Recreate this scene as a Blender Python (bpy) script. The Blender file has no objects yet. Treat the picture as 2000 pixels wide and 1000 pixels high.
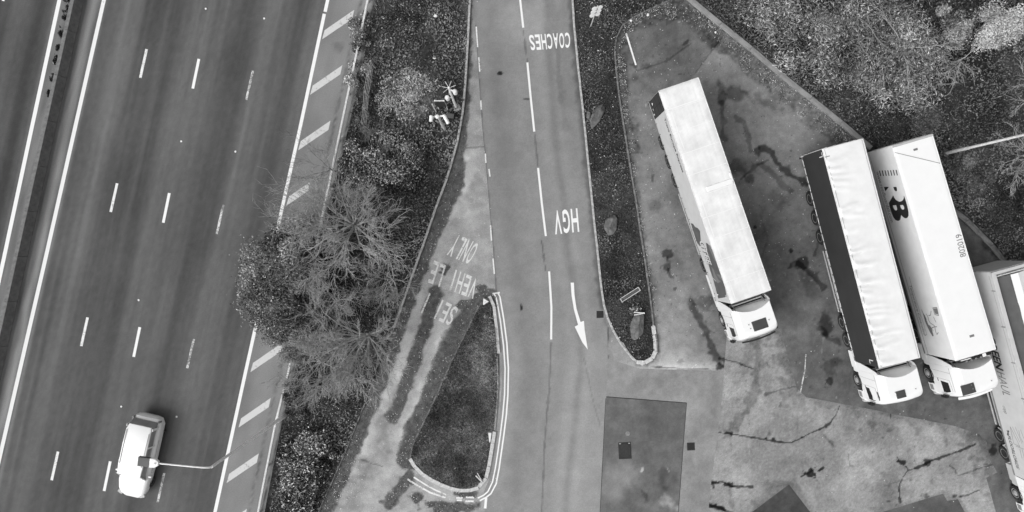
import bpy, bmesh, math, random
import numpy as np
from mathutils import Vector, Matrix

random.seed(7); RNG = np.random.default_rng(11)
SC = bpy.context.scene; COL = SC.collection
R = math.radians

# ------------------------------------------------------------------ camera, sky, sun, exposure
CAM_H = 45.0
K0 = CAM_H / 1333.333                       # metres on the ground per survey unit
cam = bpy.data.objects.new('camera', bpy.data.cameras.new('camera')); COL.objects.link(cam)
cam.location = (0, 0, CAM_H); cam.rotation_euler = (0, 0, 0)
cam.data.sensor_width = 36; cam.data.lens = 24.0
cam.data.clip_start = 0.5; cam.data.clip_end = 1500
SC.camera = cam
SUN_EL, SUN_AZ = R(46), R(-124)               # azimuth from +Y towards +X
world = bpy.data.worlds.new('World'); SC.world = world; world.use_nodes = True
wn = world.node_tree; wn.nodes.clear()
sky = wn.nodes.new('ShaderNodeTexSky'); sky.sky_type = 'NISHITA'; sky.sun_disc = False
sky.sun_elevation = SUN_EL; sky.sun_rotation = SUN_AZ; sky.dust_density = 4.0
bw = wn.nodes.new('ShaderNodeRGBToBW'); bg = wn.nodes.new('ShaderNodeBackground'); wo = wn.nodes.new('ShaderNodeOutputWorld')
bg.inputs['Strength'].default_value = 0.15
wn.links.new(sky.outputs[0], bw.inputs[0]); wn.links.new(bw.outputs[0], bg.inputs['Color']); wn.links.new(bg.outputs[0], wo.inputs[0])
sl = bpy.data.lights.new('sun', 'SUN'); sl.energy = 0.55; sl.angle = R(35); sl.color = (1, 1, 1)
sun = bpy.data.objects.new('sun', sl); COL.objects.link(sun)
sun.rotation_euler = Vector((-math.sin(SUN_AZ)*math.cos(SUN_EL), -math.cos(SUN_AZ)*math.cos(SUN_EL), -math.sin(SUN_EL))).to_track_quat('-Z', 'Y').to_euler()
vs = SC.view_settings; vs.view_transform = 'Standard'; vs.look = 'None'; vs.gamma = 1.0; vs.use_curve_mapping = False
vs.exposure = 0.55
EXPO = 1.16                                  # display value of a flat surface = albedo * EXPO (used to set base colours)

# ------------------------------------------------------------------ helpers
def W(u, v, z=0.0):
    k = (CAM_H - z) / 1333.333
    return ((u - 1000) * k, (500 - v) * k)
def lin(v):
    c = np.asarray(v, float) / 255.0
    return np.where(c <= .04045, c / 12.92, ((np.maximum(c, 0) + .055) / 1.055) ** 2.4)
def T(v):                                    # tone as it reads in the photograph -> base colour
    return np.clip(lin(np.clip(v, 0, 255)) / EXPO, .004, .82)

def _hash(ix, iy, seed):
    h = (ix.astype(np.int64) * 374761393 + iy.astype(np.int64) * 668265263 + seed * 982451653) & 0x7fffffff
    h = ((h ^ (h >> 13)) * 1274126177) & 0x7fffffff
    return ((h ^ (h >> 16)) & 0xffff) / 65535.0
def vnoise(x, y, seed):
    ix = np.floor(x); iy = np.floor(y); fx = x - ix; fy = y - iy
    fx = fx*fx*(3-2*fx); fy = fy*fy*(3-2*fy)
    a = _hash(ix, iy, seed); b = _hash(ix+1, iy, seed); c = _hash(ix, iy+1, seed); d = _hash(ix+1, iy+1, seed)
    return (a*(1-fx)+b*fx)*(1-fy) + (c*(1-fx)+d*fx)*fy
def fbm(x, y, scale, seed, octv=4, gain=.55):
    t = 0; a = 1; n = 0; s = 1.0/scale
    for o in range(octv):
        t = t + a*(vnoise(x*s, y*s, seed+o*17)*2-1); n += a; a *= gain; s *= 2.03
    return t/n*1.6
def sstep(a, b, x):
    t = np.clip((x-a)/(b-a), 0, 1); return t*t*(3-2*t)
def seg_dist(X, Y, pts):
    d = np.full(X.shape, 1e9)
    for (x0, y0), (x1, y1) in zip(pts[:-1], pts[1:]):
        dx, dy = x1-x0, y1-y0; L = dx*dx+dy*dy+1e-9
        t = np.clip(((X-x0)*dx+(Y-y0)*dy)/L, 0, 1)
        d = np.minimum(d, np.hypot(X-x0-t*dx, Y-y0-t*dy))
    return d
def local(U, V, us, vs_, pad, fn):
    m = (U > min(us)-pad) & (U < max(us)+pad) & (V > min(vs_)-pad) & (V < max(vs_)+pad)
    out = np.zeros(U.shape)
    if m.any(): out[m] = fn(U[m], V[m])
    return out
def blob(U, V, cu, cv, ru, rv, ang=0, rough=.5, soft=.35, seed=1):
    def f(u, v):
        c, s = math.cos(R(ang)), math.sin(R(ang))
        a = ((u-cu)*c+(v-cv)*s)/ru; b = (-(u-cu)*s+(v-cv)*c)/rv
        d = np.hypot(a, b) + rough*fbm(u, v, max(6, min(ru, rv)), seed, 3)
        return 1-sstep(1-soft, 1+soft*.4, d)
    m = max(ru, rv)*1.6+6
    return local(U, V, [cu], [cv], m, f)
def stroke(U, V, pts, w, rough=.5, soft=.4, seed=1):
    def f(u, v):
        d = seg_dist(u+fbm(u, v, 9, seed+5, 2)*w*rough*.6, v+fbm(u, v, 9, seed+9, 2)*w*rough*.6, pts)/w
        d = d*(1+rough*fbm(u, v, 14, seed, 2))
        return 1-sstep(1-soft, 1+soft, d)
    return local(U, V, [p[0] for p in pts], [p[1] for p in pts], w*3+6, f)
def inside(X, Y, poly):
    r = np.zeros(X.shape, bool); n = len(poly); j = n-1
    for i in range(n):
        xi, yi = poly[i]; xj, yj = poly[j]
        if yi != yj:
            c = ((yi > Y) != (yj > Y)) & (X < (xj-xi)*(Y-yi)/(yj-yi)+xi)
            r ^= c
        j = i
    return r

def tag(o, label=None, cat=None, group=None, kind=None):
    if label: o['label'] = label
    if cat: o['category'] = cat
    if group: o['group'] = group
    if kind: o['kind'] = kind
    return o
def link(name, me, mat=None, parent=None, smooth=False):
    if mat is not None and len(me.materials) == 0: me.materials.append(mat)
    o = bpy.data.objects.new(name, me); COL.objects.link(o)
    if parent is not None: o.parent = parent
    if smooth: me.polygons.foreach_set('use_smooth', [True]*len(me.polygons))
    return o
def empty(name, loc=(0,0,0), rz=0.0):
    o = bpy.data.objects.new(name, None); COL.objects.link(o); o.location = loc; o.rotation_euler = (0, 0, rz)
    o.empty_display_size = .2
    return o
def copy_tree(o, parent=None):
    c = o.copy(); COL.objects.link(c)
    if parent is not None: c.parent = parent
    for ch in o.children: copy_tree(ch, c)
    return c
def npmesh(name, verts, faces, tone=None):
    me = bpy.data.meshes.new(name)
    verts = np.asarray(verts, np.float32); faces = np.asarray(faces, np.int32)
    n, k = faces.shape
    me.vertices.add(len(verts)); me.vertices.foreach_set('co', verts.ravel())
    me.loops.add(n*k); me.loops.foreach_set('vertex_index', faces.ravel())
    me.polygons.add(n); me.polygons.foreach_set('loop_start', np.arange(n, dtype=np.int32)*k)
    me.polygons.foreach_set('loop_total', np.full(n, k, np.int32))
    me.update(calc_edges=True)
    if tone is not None:
        a = me.attributes.new('tone', 'FLOAT', 'POINT'); a.data.foreach_set('value', np.asarray(tone, np.float32).ravel())
    return me

class MB:
    def __init__(s): s.v = []; s.f = []
    def add(s, vs_, fs):
        o = len(s.v); s.v += [tuple(p) for p in vs_]; s.f += [tuple(i+o for i in f) for f in fs]
    def box(s, c, d, m=None):
        x, y, z = d[0]/2, d[1]/2, d[2]/2
        p = [Vector((sx*x, sy*y, sz*z)) for sz in (-1, 1) for sx, sy in ((-1,-1),(1,-1),(1,1),(-1,1))]
        if m is not None: p = [m @ q for q in p]
        p = [q + Vector(c) for q in p]
        s.add(p, [(3,2,1,0),(4,5,6,7),(0,1,5,4),(1,2,6,5),(2,3,7,6),(3,0,4,7)])
    def bar(s, a, b, w, h=None):
        a = Vector(a); b = Vector(b); d = b-a
        q = d.to_track_quat('Y', 'Z').to_matrix()
        s.box((a+b)/2, (w, d.length, h or w), q)
    def tube(s, pts, rad, n=8, cap=True):
        rad = rad if isinstance(rad, (list, tuple)) else [rad]*len(pts)
        pts = [Vector(p) for p in pts]; o = len(s.v)
        for i, p in enumerate(pts):
            d = (pts[min(i+1, len(pts)-1)]-pts[max(i-1, 0)]).normalized()
            q = d.to_track_quat('Z', 'Y').to_matrix()
            for j in range(n):
                a = 2*math.pi*j/n
                s.v.append(tuple(p + q @ Vector((math.cos(a)*rad[i], math.sin(a)*rad[i], 0))))
        for i in range(len(pts)-1):
            for j in range(n):
                k = (j+1) % n
                s.f.append((o+i*n+j, o+i*n+k, o+(i+1)*n+k, o+(i+1)*n+j))
        if cap:
            s.f.append(tuple(o+j for j in reversed(range(n)))); s.f.append(tuple(o+(len(pts)-1)*n+j for j in range(n)))
    def lathe(s, prof, n=20, m=None, c=(0,0,0)):           # prof: (r, z) about z
        o = len(s.v)
        for r, z in prof:
            for j in range(n):
                a = 2*math.pi*j/n; p = Vector((r*math.cos(a), r*math.sin(a), z))
                if m is not None: p = m @ p
                s.v.append(tuple(p+Vector(c)))
        for i in range(len(prof)-1):
            for j in range(n):
                k = (j+1) % n
                s.f.append((o+i*n+j, o+i*n+k, o+(i+1)*n+k, o+(i+1)*n+j))
        s.f.append(tuple(o+j for j in reversed(range(n)))); s.f.append(tuple(o+(len(prof)-1)*n+j for j in range(n)))
    def loft(s, rings, cap0=True, cap1=True):
        o = len(s.v); n = len(rings[0])
        for r in rings: s.v += [tuple(p) for p in r]
        for i in range(len(rings)-1):
            for j in range(n):
                k = (j+1) % n
                s.f.append((o+i*n+j, o+i*n+k, o+(i+1)*n+k, o+(i+1)*n+j))
        if cap0: s.f.append(tuple(o+j for j in reversed(range(n))))
        if cap1: s.f.append(tuple(o+(len(rings)-1)*n+j for j in range(n)))
    def mesh(s, name, bevel=0, smooth=False, seg=2):
        me = bpy.data.meshes.new(name); me.from_pydata(s.v, [], s.f); me.update()
        bm = bmesh.new(); bm.from_mesh(me); bmesh.ops.recalc_face_normals(bm, faces=bm.faces)
        if bevel:
            es = [e for e in bm.edges if len(e.link_faces) == 2 and e.calc_face_angle(0) > .5]
            bmesh.ops.bevel(bm, geom=es, offset=bevel, segments=seg, profile=.5, affect='EDGES', clamp_overlap=True)
        bm.to_mesh(me); bm.free()
        if smooth:
            me.polygons.foreach_set('use_smooth', [True]*len(me.polygons))
            try: me.set_sharp_from_angle(angle=R(40))
            except Exception: pass
        return me
    def build(s, name, mat, parent=None, bevel=0, smooth=False, seg=2):
        return link(name, s.mesh(name, bevel, smooth, seg), mat, parent)

# ------------------------------------------------------------------ materials
def newmat(name):
    m = bpy.data.materials.new(name); m.use_nodes = True
    nt = m.node_tree; b = nt.nodes['Principled BSDF']; return m, nt, b
def n_noise(nt, scale, detail=3, coord='Object', rough=.6, vec=None):
    n = nt.nodes.new('ShaderNodeTexNoise'); n.inputs['Scale'].default_value = scale
    n.inputs['Detail'].default_value = detail; n.inputs['Roughness'].default_value = rough
    if vec is None:
        tc = nt.nodes.new('ShaderNodeTexCoord'); vec = tc.outputs[coord]
    nt.links.new(vec, n.inputs['Vector']); return n.outputs['Fac']
def n_map(nt, src, a, b, c, d):
    r = nt.nodes.new('ShaderNodeMapRange'); nt.links.new(src, r.inputs[0])
    for i, x in zip((1,2,3,4), (a,b,c,d)): r.inputs[i].default_value = x
    return r.outputs[0]
def n_math(nt, op, a, b):
    m = nt.nodes.new('ShaderNodeMath'); m.operation = op
    for i, x in ((0,a),(1,b)):
        if isinstance(x, (int, float)): m.inputs[i].default_value = x
        else: nt.links.new(x, m.inputs[i])
    return m.outputs[0]
def bump(nt, b, h, strength, dist=.01):
    n = nt.nodes.new('ShaderNodeBump'); n.inputs['Strength'].default_value = strength; n.inputs['Distance'].default_value = dist
    nt.links.new(h, n.inputs['Height']); nt.links.new(n.outputs[0], b.inputs['Normal'])
def mat_tone(name, grain=9., amt=.3, rough=.9, fine=40., famt=.15, bumpk=.3, spec=.25):
    m, nt, b = newmat(name)
    at = nt.nodes.new('ShaderNodeAttribute'); at.attribute_name = 'tone'
    g = n_map(nt, n_noise(nt, grain, 4), .3, .7, 1-amt, 1+amt)
    f = n_noise(nt, fine, 2); f2 = n_map(nt, f, .3, .7, 1-famt, 1+famt)
    c = n_math(nt, 'MULTIPLY', n_math(nt, 'MULTIPLY', at.outputs['Fac'], g), f2)
    nt.links.new(c, b.inputs['Base Color']); b.inputs['Roughness'].default_value = rough
    b.inputs['Specular IOR Level'].default_value = spec
    if bumpk: bump(nt, b, f, bumpk, .006)
    return m
def mat_plain(name, v, rough=.6, amt=.12, scale=6., spec=.4, bumpk=0, metallic=0, detail=4, coat=0):
    m, nt, b = newmat(name)
    f = n_noise(nt, scale, detail)
    c = n_math(nt, 'MULTIPLY', n_map(nt, f, .3, .7, 1-amt, 1+amt), v)
    nt.links.new(c, b.inputs['Base Color']); b.inputs['Roughness'].default_value = rough
    b.inputs['Specular IOR Level'].default_value = spec; b.inputs['Metallic'].default_value = metallic
    if coat: b.inputs['Coat Weight'].default_value = coat; b.inputs['Coat Roughness'].default_value = .1
    if bumpk: bump(nt, b, f, bumpk)
    return m
def mat_paint(name, v, under, wear, scale=14.):      # thermoplastic road paint: worn spots show the road
    m, nt, b = newmat(name)
    f = n_noise(nt, scale, 5, rough=.75); f2 = n_noise(nt, scale*.12, 2)
    h = n_math(nt, 'ADD', n_math(nt, 'MULTIPLY', f, .7), n_math(nt, 'MULTIPLY', f2, .3))
    k = n_map(nt, h, wear-.05, wear+.03, under, v)
    nt.links.new(k, b.inputs['Base Color']); b.inputs['Roughness'].default_value = .75
    return m

M = dict(
    road=mat_tone('old_asphalt', 10, .10, .92, 42, .24),
    mway=mat_tone('motorway_asphalt', 11, .08, .92, 38, .24),
    slab=mat_tone('weathered_concrete', 16, .13, .95, 42, .36),
    soil=mat_tone('soil_and_moss', 6, .45, 1., 25, .4, .8, .1),
    leaf=mat_tone('leaf', 3, .15, .55, 20, .1, 0, .35),
    grass=mat_tone('grass_blade', 3, .2, .7, 20, .1, 0, .2),
    bark=mat_plain('bark', .20, .95, .35, 5., .1),
    bark2=mat_plain('pale_bark', .38, .95, .3, 5., .1),
    line=mat_paint('white_line', .76, .24, .35),
    worn=mat_paint('worn_white_line', .72, .14, .44),
    worn2=mat_paint('badly_worn_line', .68, .14, .52),
    hatch=mat_paint('faded_white_hatch', .55, .30, .42, 5.),
    word=mat_paint('faded_word_paint', .66, .25, .44, 10.),
    kerb=mat_plain('kerb_concrete', .38, .95, .35, 7., .2, .3),
    edging=mat_plain('dusty_concrete_edging', .25, .95, .3, 4., .2, .3),
    kerbpale=mat_plain('pale_kerb_concrete', .5, .95, .22, 7., .2, .3),
    kerbmossy=mat_plain('mossy_kerb_concrete', .16, .95, .5, 5., .2, .3),
    barrier=mat_plain('grimy_concrete', .15, .95, .25, 3., .2, .2),
    barriertop=mat_plain('pale_concrete', .17, .95, .25, 4., .2, .2),
    galv=mat_plain('galvanised_steel', .55, .5, .25, 5., .5),
    galvd=mat_plain('weathered_galvanised_steel', .2, .6, .3, 5., .4),
    iron=mat_plain('cast_iron', .025, .7, .4, 20., .4, .4),
    black=mat_plain('black_plastic', .012, .6, .2, 8.),
    rubber=mat_plain('tyre_rubber', .02, .85, .3, 8., .3),
    rim=mat_plain('steel_wheel_rim', .33, .45, .25, 9., .5),
    chassis=mat_plain('dark_chassis_steel', .02, .7, .4, 5.),
    white=mat_plain('white_lorry_paint', .80, .3, .02, 1.5, .5, coat=.3),
    tarp=mat_plain('white_roof_tarpaulin', .73, .55, .05, 1.6, .3),
    carglass=mat_plain('painted_sky_car_glass', .26, .05, .1, 2., .8),  # pale base colour stands in for sky reflected in the windows
    palesteel=mat_plain('bright_galvanised_steel', .8, .5, .15, 5., .4),
    rimd=mat_plain('dull_steel_rim', .17, .6, .3, 9., .4),
    white2=mat_plain('off_white_paint', .70, .4, .05, 1.5, .5),
    glass=mat_plain('dark_glass', .012, .08, .1, 2., .6),
    hatchglass=mat_plain('tinted_roof_hatch', .055, .3, .15, 2., .5),
    grey=mat_plain('grey_plastic', .22, .6, .15, 4.),
    lgrey=mat_plain('light_grey_paint', .42, .5, .08, 3.),
    dgrey=mat_plain('dark_grey_tarpaulin', .034, .55, .12, 1.2, .4),
    mgrey=mat_plain('mid_grey_tarpaulin', .09, .6, .15, 1.5, .3),
    curtain=mat_plain('pale_grey_curtain', .50, .55, .06, 1.5, .4),
    stone=mat_plain('weathered_boulder', .125, .95, .45, 3.5, .2, .6),
    wood=mat_plain('weathered_wood', .26, .95, .35, 6., .1, .4),
    palewood=mat_plain('pale_bare_wood', .6, .9, .2, 6., .1, .3),
    print=mat_plain('printed_dark_ink', .02, .6, .1, 3.),
    printg=mat_plain('printed_grey_ink', .16, .6, .1, 3.),
    printl=mat_plain('printed_pale_ink', .55, .6, .1, 3.),
    litter=mat_plain('white_rubbish', .75, .7, .1, 5.),
)

# ------------------------------------------------------------------ sheets (ground surfaces as fine grids)
def sheet(name, poly, res, z, paint, mat, parent=None, hfun=None, holes=()):
    pw = [W(u, v) for u, v in poly]
    xs = [p[0] for p in pw]; ys = [p[1] for p in pw]
    gx = np.arange(min(xs)-res, max(xs)+res*2, res); gy = np.arange(min(ys)-res, max(ys)+res*2, res)
    X, Y = np.meshgrid(gx, gy); ny, nx = X.shape
    ok = inside(X[:-1,:-1]+res/2, Y[:-1,:-1]+res/2, pw)
    for h in holes: ok &= ~inside(X[:-1,:-1]+res/2, Y[:-1,:-1]+res/2, [W(u, v) for u, v in h])
    idx = np.arange(nx*ny).reshape(ny, nx)
    F = np.stack([idx[:-1,:-1][ok], idx[:-1,1:][ok], idx[1:,1:][ok], idx[1:,:-1][ok]], 1)
    cnt = np.zeros(nx*ny, int); np.add.at(cnt, F.ravel(), 1)
    used = cnt > 0; rem = -np.ones(nx*ny, int); rem[used] = np.arange(used.sum())
    x = X.ravel()[used].copy(); y = Y.ravel()[used].copy(); c = cnt[used]; F = rem[F]
    b = np.where(c < 4)[0]
    bx, by = x[b], y[b]; best = np.full(len(b), 1e9); qx = bx.copy(); qy = by.copy()
    for pl in [pw]+[[W(u, v) for u, v in h] for h in holes]:
        for (x0, y0), (x1, y1) in zip(pl, pl[1:]+pl[:1]):
            dx, dy = x1-x0, y1-y0; t = np.clip(((bx-x0)*dx+(by-y0)*dy)/(dx*dx+dy*dy+1e-9), 0, 1)
            px, py = x0+t*dx, y0+t*dy; d = np.hypot(bx-px, by-py); m = d < best
            best[m] = d[m]; qx[m] = px[m]; qy[m] = py[m]
    x[b], y[b] = qx, qy
    U = 1000+x/K0; V = 500-y/K0
    zz = np.full(len(x), z)
    if hfun is not None: zz = zz + hfun(U, V)
    me = npmesh(name, np.stack([x, y, zz], 1), F, T(paint(U, V)))
    o = link(name, me, mat, parent, smooth=hfun is not None)
    return o

def ribbon(name, pts, w, z, mat, parent, dense=True):
    """painted line of width w (survey units) along pts, as a thin sheet"""
    P = [Vector((*W(u, v), z)) for u, v in pts]; vsx = []; fs = []
    for i, p in enumerate(P):
        d = (P[min(i+1, len(P)-1)]-P[max(i-1, 0)]); d.z = 0; d.normalize(); n = Vector((-d.y, d.x, 0))*w*K0/2
        vsx += [p+n, p-n]
    for i in range(len(P)-1): fs.append((2*i+1, 2*i+3, 2*i+2, 2*i))
    m = MB(); m.add(vsx, fs); o = link(name, m.mesh(name), mat, parent)
    me = o.data
    if me.polygons[0].normal.z < 0: me.flip_normals()
    return o
def polysheet(name, pts, z, mat, parent):
    m = MB(); m.add([(*W(u, v), z) for u, v in pts], [tuple(range(len(pts)))]); o = m.build(name, mat, parent)
    if o.data.polygons[0].normal.z < 0: o.data.flip_normals()
    return o

# font glyphs -> verts in unit box
_gl = {}
def glyphs(txt, bold=0.0, shear=0.0):
    key = (txt, bold, shear)
    if key in _gl: return _gl[key]
    cu = bpy.data.curves.new('t', 'FONT'); cu.body = txt; cu.offset = bold; cu.shear = shear; cu.resolution_u = 4
    o = bpy.data.objects.new('t', cu); COL.objects.link(o)
    dg = bpy.context.evaluated_depsgraph_get(); me = bpy.data.meshes.new_from_object(o.evaluated_get(dg))
    v = [(p.co.x, p.co.y) for p in me.vertices]; f = [tuple(p.vertices) for p in me.polygons]
    bpy.data.objects.remove(o); bpy.data.curves.remove(cu); bpy.data.meshes.remove(me)
    xs = [a for a, b in v]; ys = [b for a, b in v]
    x0, x1, y0, y1 = min(xs), max(xs), min(ys), max(ys)
    _gl[key] = ([((a-x0)/(x1-x0), (b-y0)/(y1-y0)) for a, b in v], f, (x1-x0)/(y1-y0)); return _gl[key]
def word_on_road(word, quad, parent, mat, skip=(), bold=.012, narrow={}):
    (bl, br, tr, tl) = quad; n = len(word); m = MB()
    for i, ch in enumerate(word):
        if i in skip: continue
        v, f, _ = glyphs(ch, bold)
        a0, a1 = i/n+.09/n, (i+1)/n-.09/n
        if ch == 'I': a0, a1 = (i+.38)/n, (i+.62)/n
        pts = []
        for s, t in v:
            s = a0+(a1-a0)*s
            u = (bl[0]*(1-s)+br[0]*s)*(1-t)+(tl[0]*(1-s)+tr[0]*s)*t
            w = (bl[1]*(1-s)+br[1]*s)*(1-t)+(tl[1]*(1-s)+tr[1]*s)*t
            pts.append((*W(u, w), .004))
        m.add(pts, f)
    me = m.mesh('painted_word')
    if me.polygons[0].normal.z < 0: me.flip_normals()
    return link('painted_word', me, mat, parent)

# ================================================================== LARGE STRUCTURE
gm = npmesh('ground', [(-300,-300,-.12),(300,-300,-.12),(300,300,-.12),(-300,300,-.12)], [(0,1,2,3)], [T(60)]*4)
tag(link('ground', gm, M['soil']), kind='structure')

# survey polylines
RAIL = [(738,-95),(718,0),(698,98),(676,200),(650,325),(628,430),(600,555),(565,720),(537,830),(505,995),(485,1100)]
RAILG = [(1000+(u-1000)*.9844, 500+(v-500)*.9844) for u, v in RAIL]
K1 = [(920,-100),(918,0),(914,80),(910,150),(905,215),(893,280),(873,350),(850,410),(830,470),(810,525),(770,640),(728,750),(688,850),(665,905),(640,960),(622,1000),(580,1100)]
SEAM = [(914,-100),(922,0),(928,50),(935,150),(941,240),(947,300),(957,420),(964,500),(968,572)]
ISL_R = [(956,578),(963,584),(970,640),(974,690),(975,750),(972,800),(967,840),(960,880),(955,915),(949,940),(935,952)]
ISL_B = [(935,952),(920,957),(895,957),(870,950),(845,938),(825,925),(808,908),(801,895)]
ISL_L = [(801,895),(806,870),(820,840),(838,805),(856,765),(880,710),(900,670),(922,625),(940,590),(956,578)]
EL = [(1112,-100),(1118,0),(1122,60),(1130,140),(1138,210),(1146,290),(1153,360),(1160,430),(1168,500),(1174,560),(1180,600),(1190,630),(1205,660),(1222,685),(1245,708)]
ER = [(1245,709),(1258,710),(1275,703),(1284,690),(1284,670),(1276,640),(1272,600),(1265,550),(1258,500),(1250,450),(1243,400),(1231,330),(1220,260),(1209,190),(1203,140),(1200,100),(1203,75),(1215,50),(1240,32),(1275,15),(1310,0),(1335,-30),(1335,-100)]
K3 = [(1290,-50),(1348,0),(1380,25),(1420,60),(1465,95),(1510,135),(1560,175),(1610,215),(1660,255),(1700,290),(1780,350),(1868,415),(1900,442),(1940,485),(1960,510),(1990,548),(2060,640),(2200,800)]

# ---- motorway: strip grid following the lanes
def motorway():
    cs = np.concatenate([np.arange(-160, 640, 2.2), np.arange(640, 752, 1.8)]); vv = np.arange(-110, 1112, 7.)
    Cc, V = np.meshgrid(cs, vv); U = Cc-.2205*V
    ny, nx = U.shape
    t = np.full(U.shape, 92.)
    streak = fbm(Cc, V*.012, 30, 3, 3)*12+fbm(Cc, V*.03, 9, 5, 2)*5
    for c0, a in ((262,7),(300,6),(352,-6),(412,8),(440,6),(480,-5),(520,7),(560,8),(600,-4),(40,8),(85,-6)):
        streak = streak+a*np.exp(-((Cc-c0+fbm(V, V*0, 300, 9, 2)*4)/13.)**2)
    t = t+streak+fbm(U, V, 120, 21, 3)*5+fbm(U, V, 7, 22, 2)*4
    t = t-8*sstep(118, 100, Cc)
    med = sstep(117, 120, Cc)*sstep(201, 198, Cc)
    mt = 120+fbm(Cc, V*.15, 10, 8, 3)*14-24*np.exp(-((Cc-169)/1.6)**2)+22*np.exp(-((Cc-185)/7.)**2)-14*np.exp(-((Cc-196)/3.5)**2)
    t = t*(1-med)+mt*med
    halo = np.exp(-((Cc-206)/4.)**2)*26+np.exp(-((Cc-110)/4.)**2)*16
    t = t+halo
    hs = sstep(637, 641, Cc)
    ht = 138+fbm(Cc, V*.25, 34, 31, 3)*9+fbm(U, V, 60, 33, 3)*7-8*sstep(680, 640, Cc)
    ht = ht-26*np.exp(-((Cc-706)/4.)**2)*(.6+.8*(fbm(U, V, 5, 35, 2)))-6*sstep(726, 736, Cc)-48*np.exp(-((Cc-731.5)/2.)**2)*(.7+.6*fbm(U, V, 12, 36, 2))  # last term: dark line beside the guard rail, painted rail shadow plus weeds
    ht = ht-20*blob(U, V, 658, 92, 14, 13, 0, .6, .5, 41)
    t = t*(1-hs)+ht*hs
    pale = np.exp(-((Cc-596)/3.)**2)*8*sstep(640, 900, V); t = t+pale
    x = (U-1000)*K0; y = (500-V)*K0
    idx = np.arange(nx*ny).reshape(ny, nx)
    F = np.stack([idx[1:,:-1].ravel(), idx[1:,1:].ravel(), idx[:-1,1:].ravel(), idx[:-1,:-1].ravel()], 1)
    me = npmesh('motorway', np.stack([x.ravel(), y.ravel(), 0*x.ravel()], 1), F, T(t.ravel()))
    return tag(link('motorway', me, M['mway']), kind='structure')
MW = motorway()
def cl(c, v, k=.2205): return (c-k*v, v)
ribbon('edge_line', [(138,-100),(116,0),(62,250),(8.5,500),(-50,770),(-120,1100)], 7.5, .004, M['line'], MW)
ribbon('edge_line', [(226,-100),(203,0),(146.5,250),(90,500),(2.5,880),(-48,1100)], 7.5, .004, M['line'], MW)
ribbon('edge_line', [(662,-100),(635,23)], 6.5, .004, M['line'], MW)
ribbon('edge_line', [(633.5,27),(586,250),(530,500),(480,725),(420,1000),(398,1100)], 6.5, .004, M['line'], MW)
for k in range(-1, 5):
    du, dv = -57.7*k, 262*k
    for (a, b, w, mk) in (((286.5,96),(274,152),5.2,'worn'),((388.5,115),(376.5,173),5.4,'line'),((494,138),(481,195),4.4,'worn2')):
        ribbon('lane_dash', [(a[0]+du, a[1]+dv), (b[0]+du, b[1]+dv)], w, .004, M[mk], MW)
ribbon('lane_dash', [(18,-55),(6,2)], 5, .004, M['line'], MW)
ribbon('lane_dash', [(-38,205),(-50,262)], 5, .004, M['line'], MW)
for n in range(-1, 10):
    du, dv = -23.3*n, 108.3*n
    L = .72 if n in (3,) else 1
    q = [(629,77),(634,59),(692,19),(688,37)]
    q = [q[0], q[1], (q[1][0]+(q[2][0]-q[1][0])*L, q[1][1]+(q[2][1]-q[1][1])*L), (q[0][0]+(q[3][0]-q[0][0])*L, q[0][1]+(q[3][1]-q[0][1])*L)]
    polysheet('hatch_stripe', [(u+du, v+dv) for u, v in q], .004, M['hatch'], MW)
# reflecting road studs
ms = MB()
for k in range(-1, 4):
    for a in ((402,17),(513,35),(355,276),(460,296),(236,795),(344,815),(349,277)):
        pass
for a in ((402,17),(516,36),(354,276),(460,296),(237,794),(345,814),(271,586),(201,5)):
    x, y = W(*a); ms.lathe([(.07,0),(.06,.02),(.03,.025)], 8, c=(x, y, .003))
tag(ms.build('road_studs', M['litter'], MW), kind='stuff')

# ---- service road
SR = SEAM+[(975,640),(979,690),(980,750),(977,800),(972,840),(965,880),(960,915),(954,940),(945,960),(948,985),(946,1000),(940,1100)] + \
     [(1168,1100),(1172,1000),(1179,880),(1184,778),(1187,700),(1186,640)]+[(u-2, v) for u, v in reversed(EL[:11])]
def p_service(U, V):
    t = 137+fbm(U, V*.35, 70, 51, 3)*7+fbm(U, V, 22, 52, 3)*5+fbm(U, V, 5, 53, 2)*3
    s = U-(U*0)
    # wheel tracks follow the gently bending road
    cx = np.interp(V, [-100,0,250,500,700,1000,1100], [1016,1020,1043,1070,1085,1060,1050])
    d = U-cx
    for o, a, w in ((-88,6,14),(-60,-5,14),(28,6,12),(45,-12,7),(62,5,9),(-20,3,14)):
        t = t+a*np.exp(-((d-o-fbm(V*1., V*0, 160, 57, 2)*5)/w)**2)
    t = t-16*sstep(60, 90, d)*sstep(620, 300, V)*0
    t = t-38*sstep(14, 2, seg_dist(U, V, EL)+fbm(U, V, 14, 58, 3)*4)*sstep(680, 600, V)
    t = t+9*sstep(70, 20, seg_dist(U, V, [(1170,640),(1130,1000)]))
    t = t+6*sstep(600, 1000, V)+12*blob(U, V, 1010, 40, 60, 50, 0, .4, .8, 59)
    for pts, w, a in (([(1058,470),(1066,530)],1.2,40),([(1022,60),(1030,120)],1.2,30),([(1044,260),(1051,325)],1.2,30),([(1076,670),(1073,760),(1064,860),(1058,1000)],1.4,30),
                      ([(1141,700),(1160,790),(1172,830)],1.2,18),([(1080,0),(1090,120),(1105,250)],6,8),([(1085,70),(1097,200)],4,8)):
        t = t-a*stroke(U, V, pts, w, .5, .5, 61)
    t = t-34*stroke(U, V, SEAM[2:], 1.4, .6, .6, 62)
    for a in ((977,143,5,4),(1018,600,3,6),(1029,194,7,1.5)): t = t-90*blob(U, V, *a, 0, .3, .3, 63)
    return t
tag(sheet('service_road', SR, .085, 0., p_service, M['road']), kind='structure')
SRD = bpy.data.objects['service_road']
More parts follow.
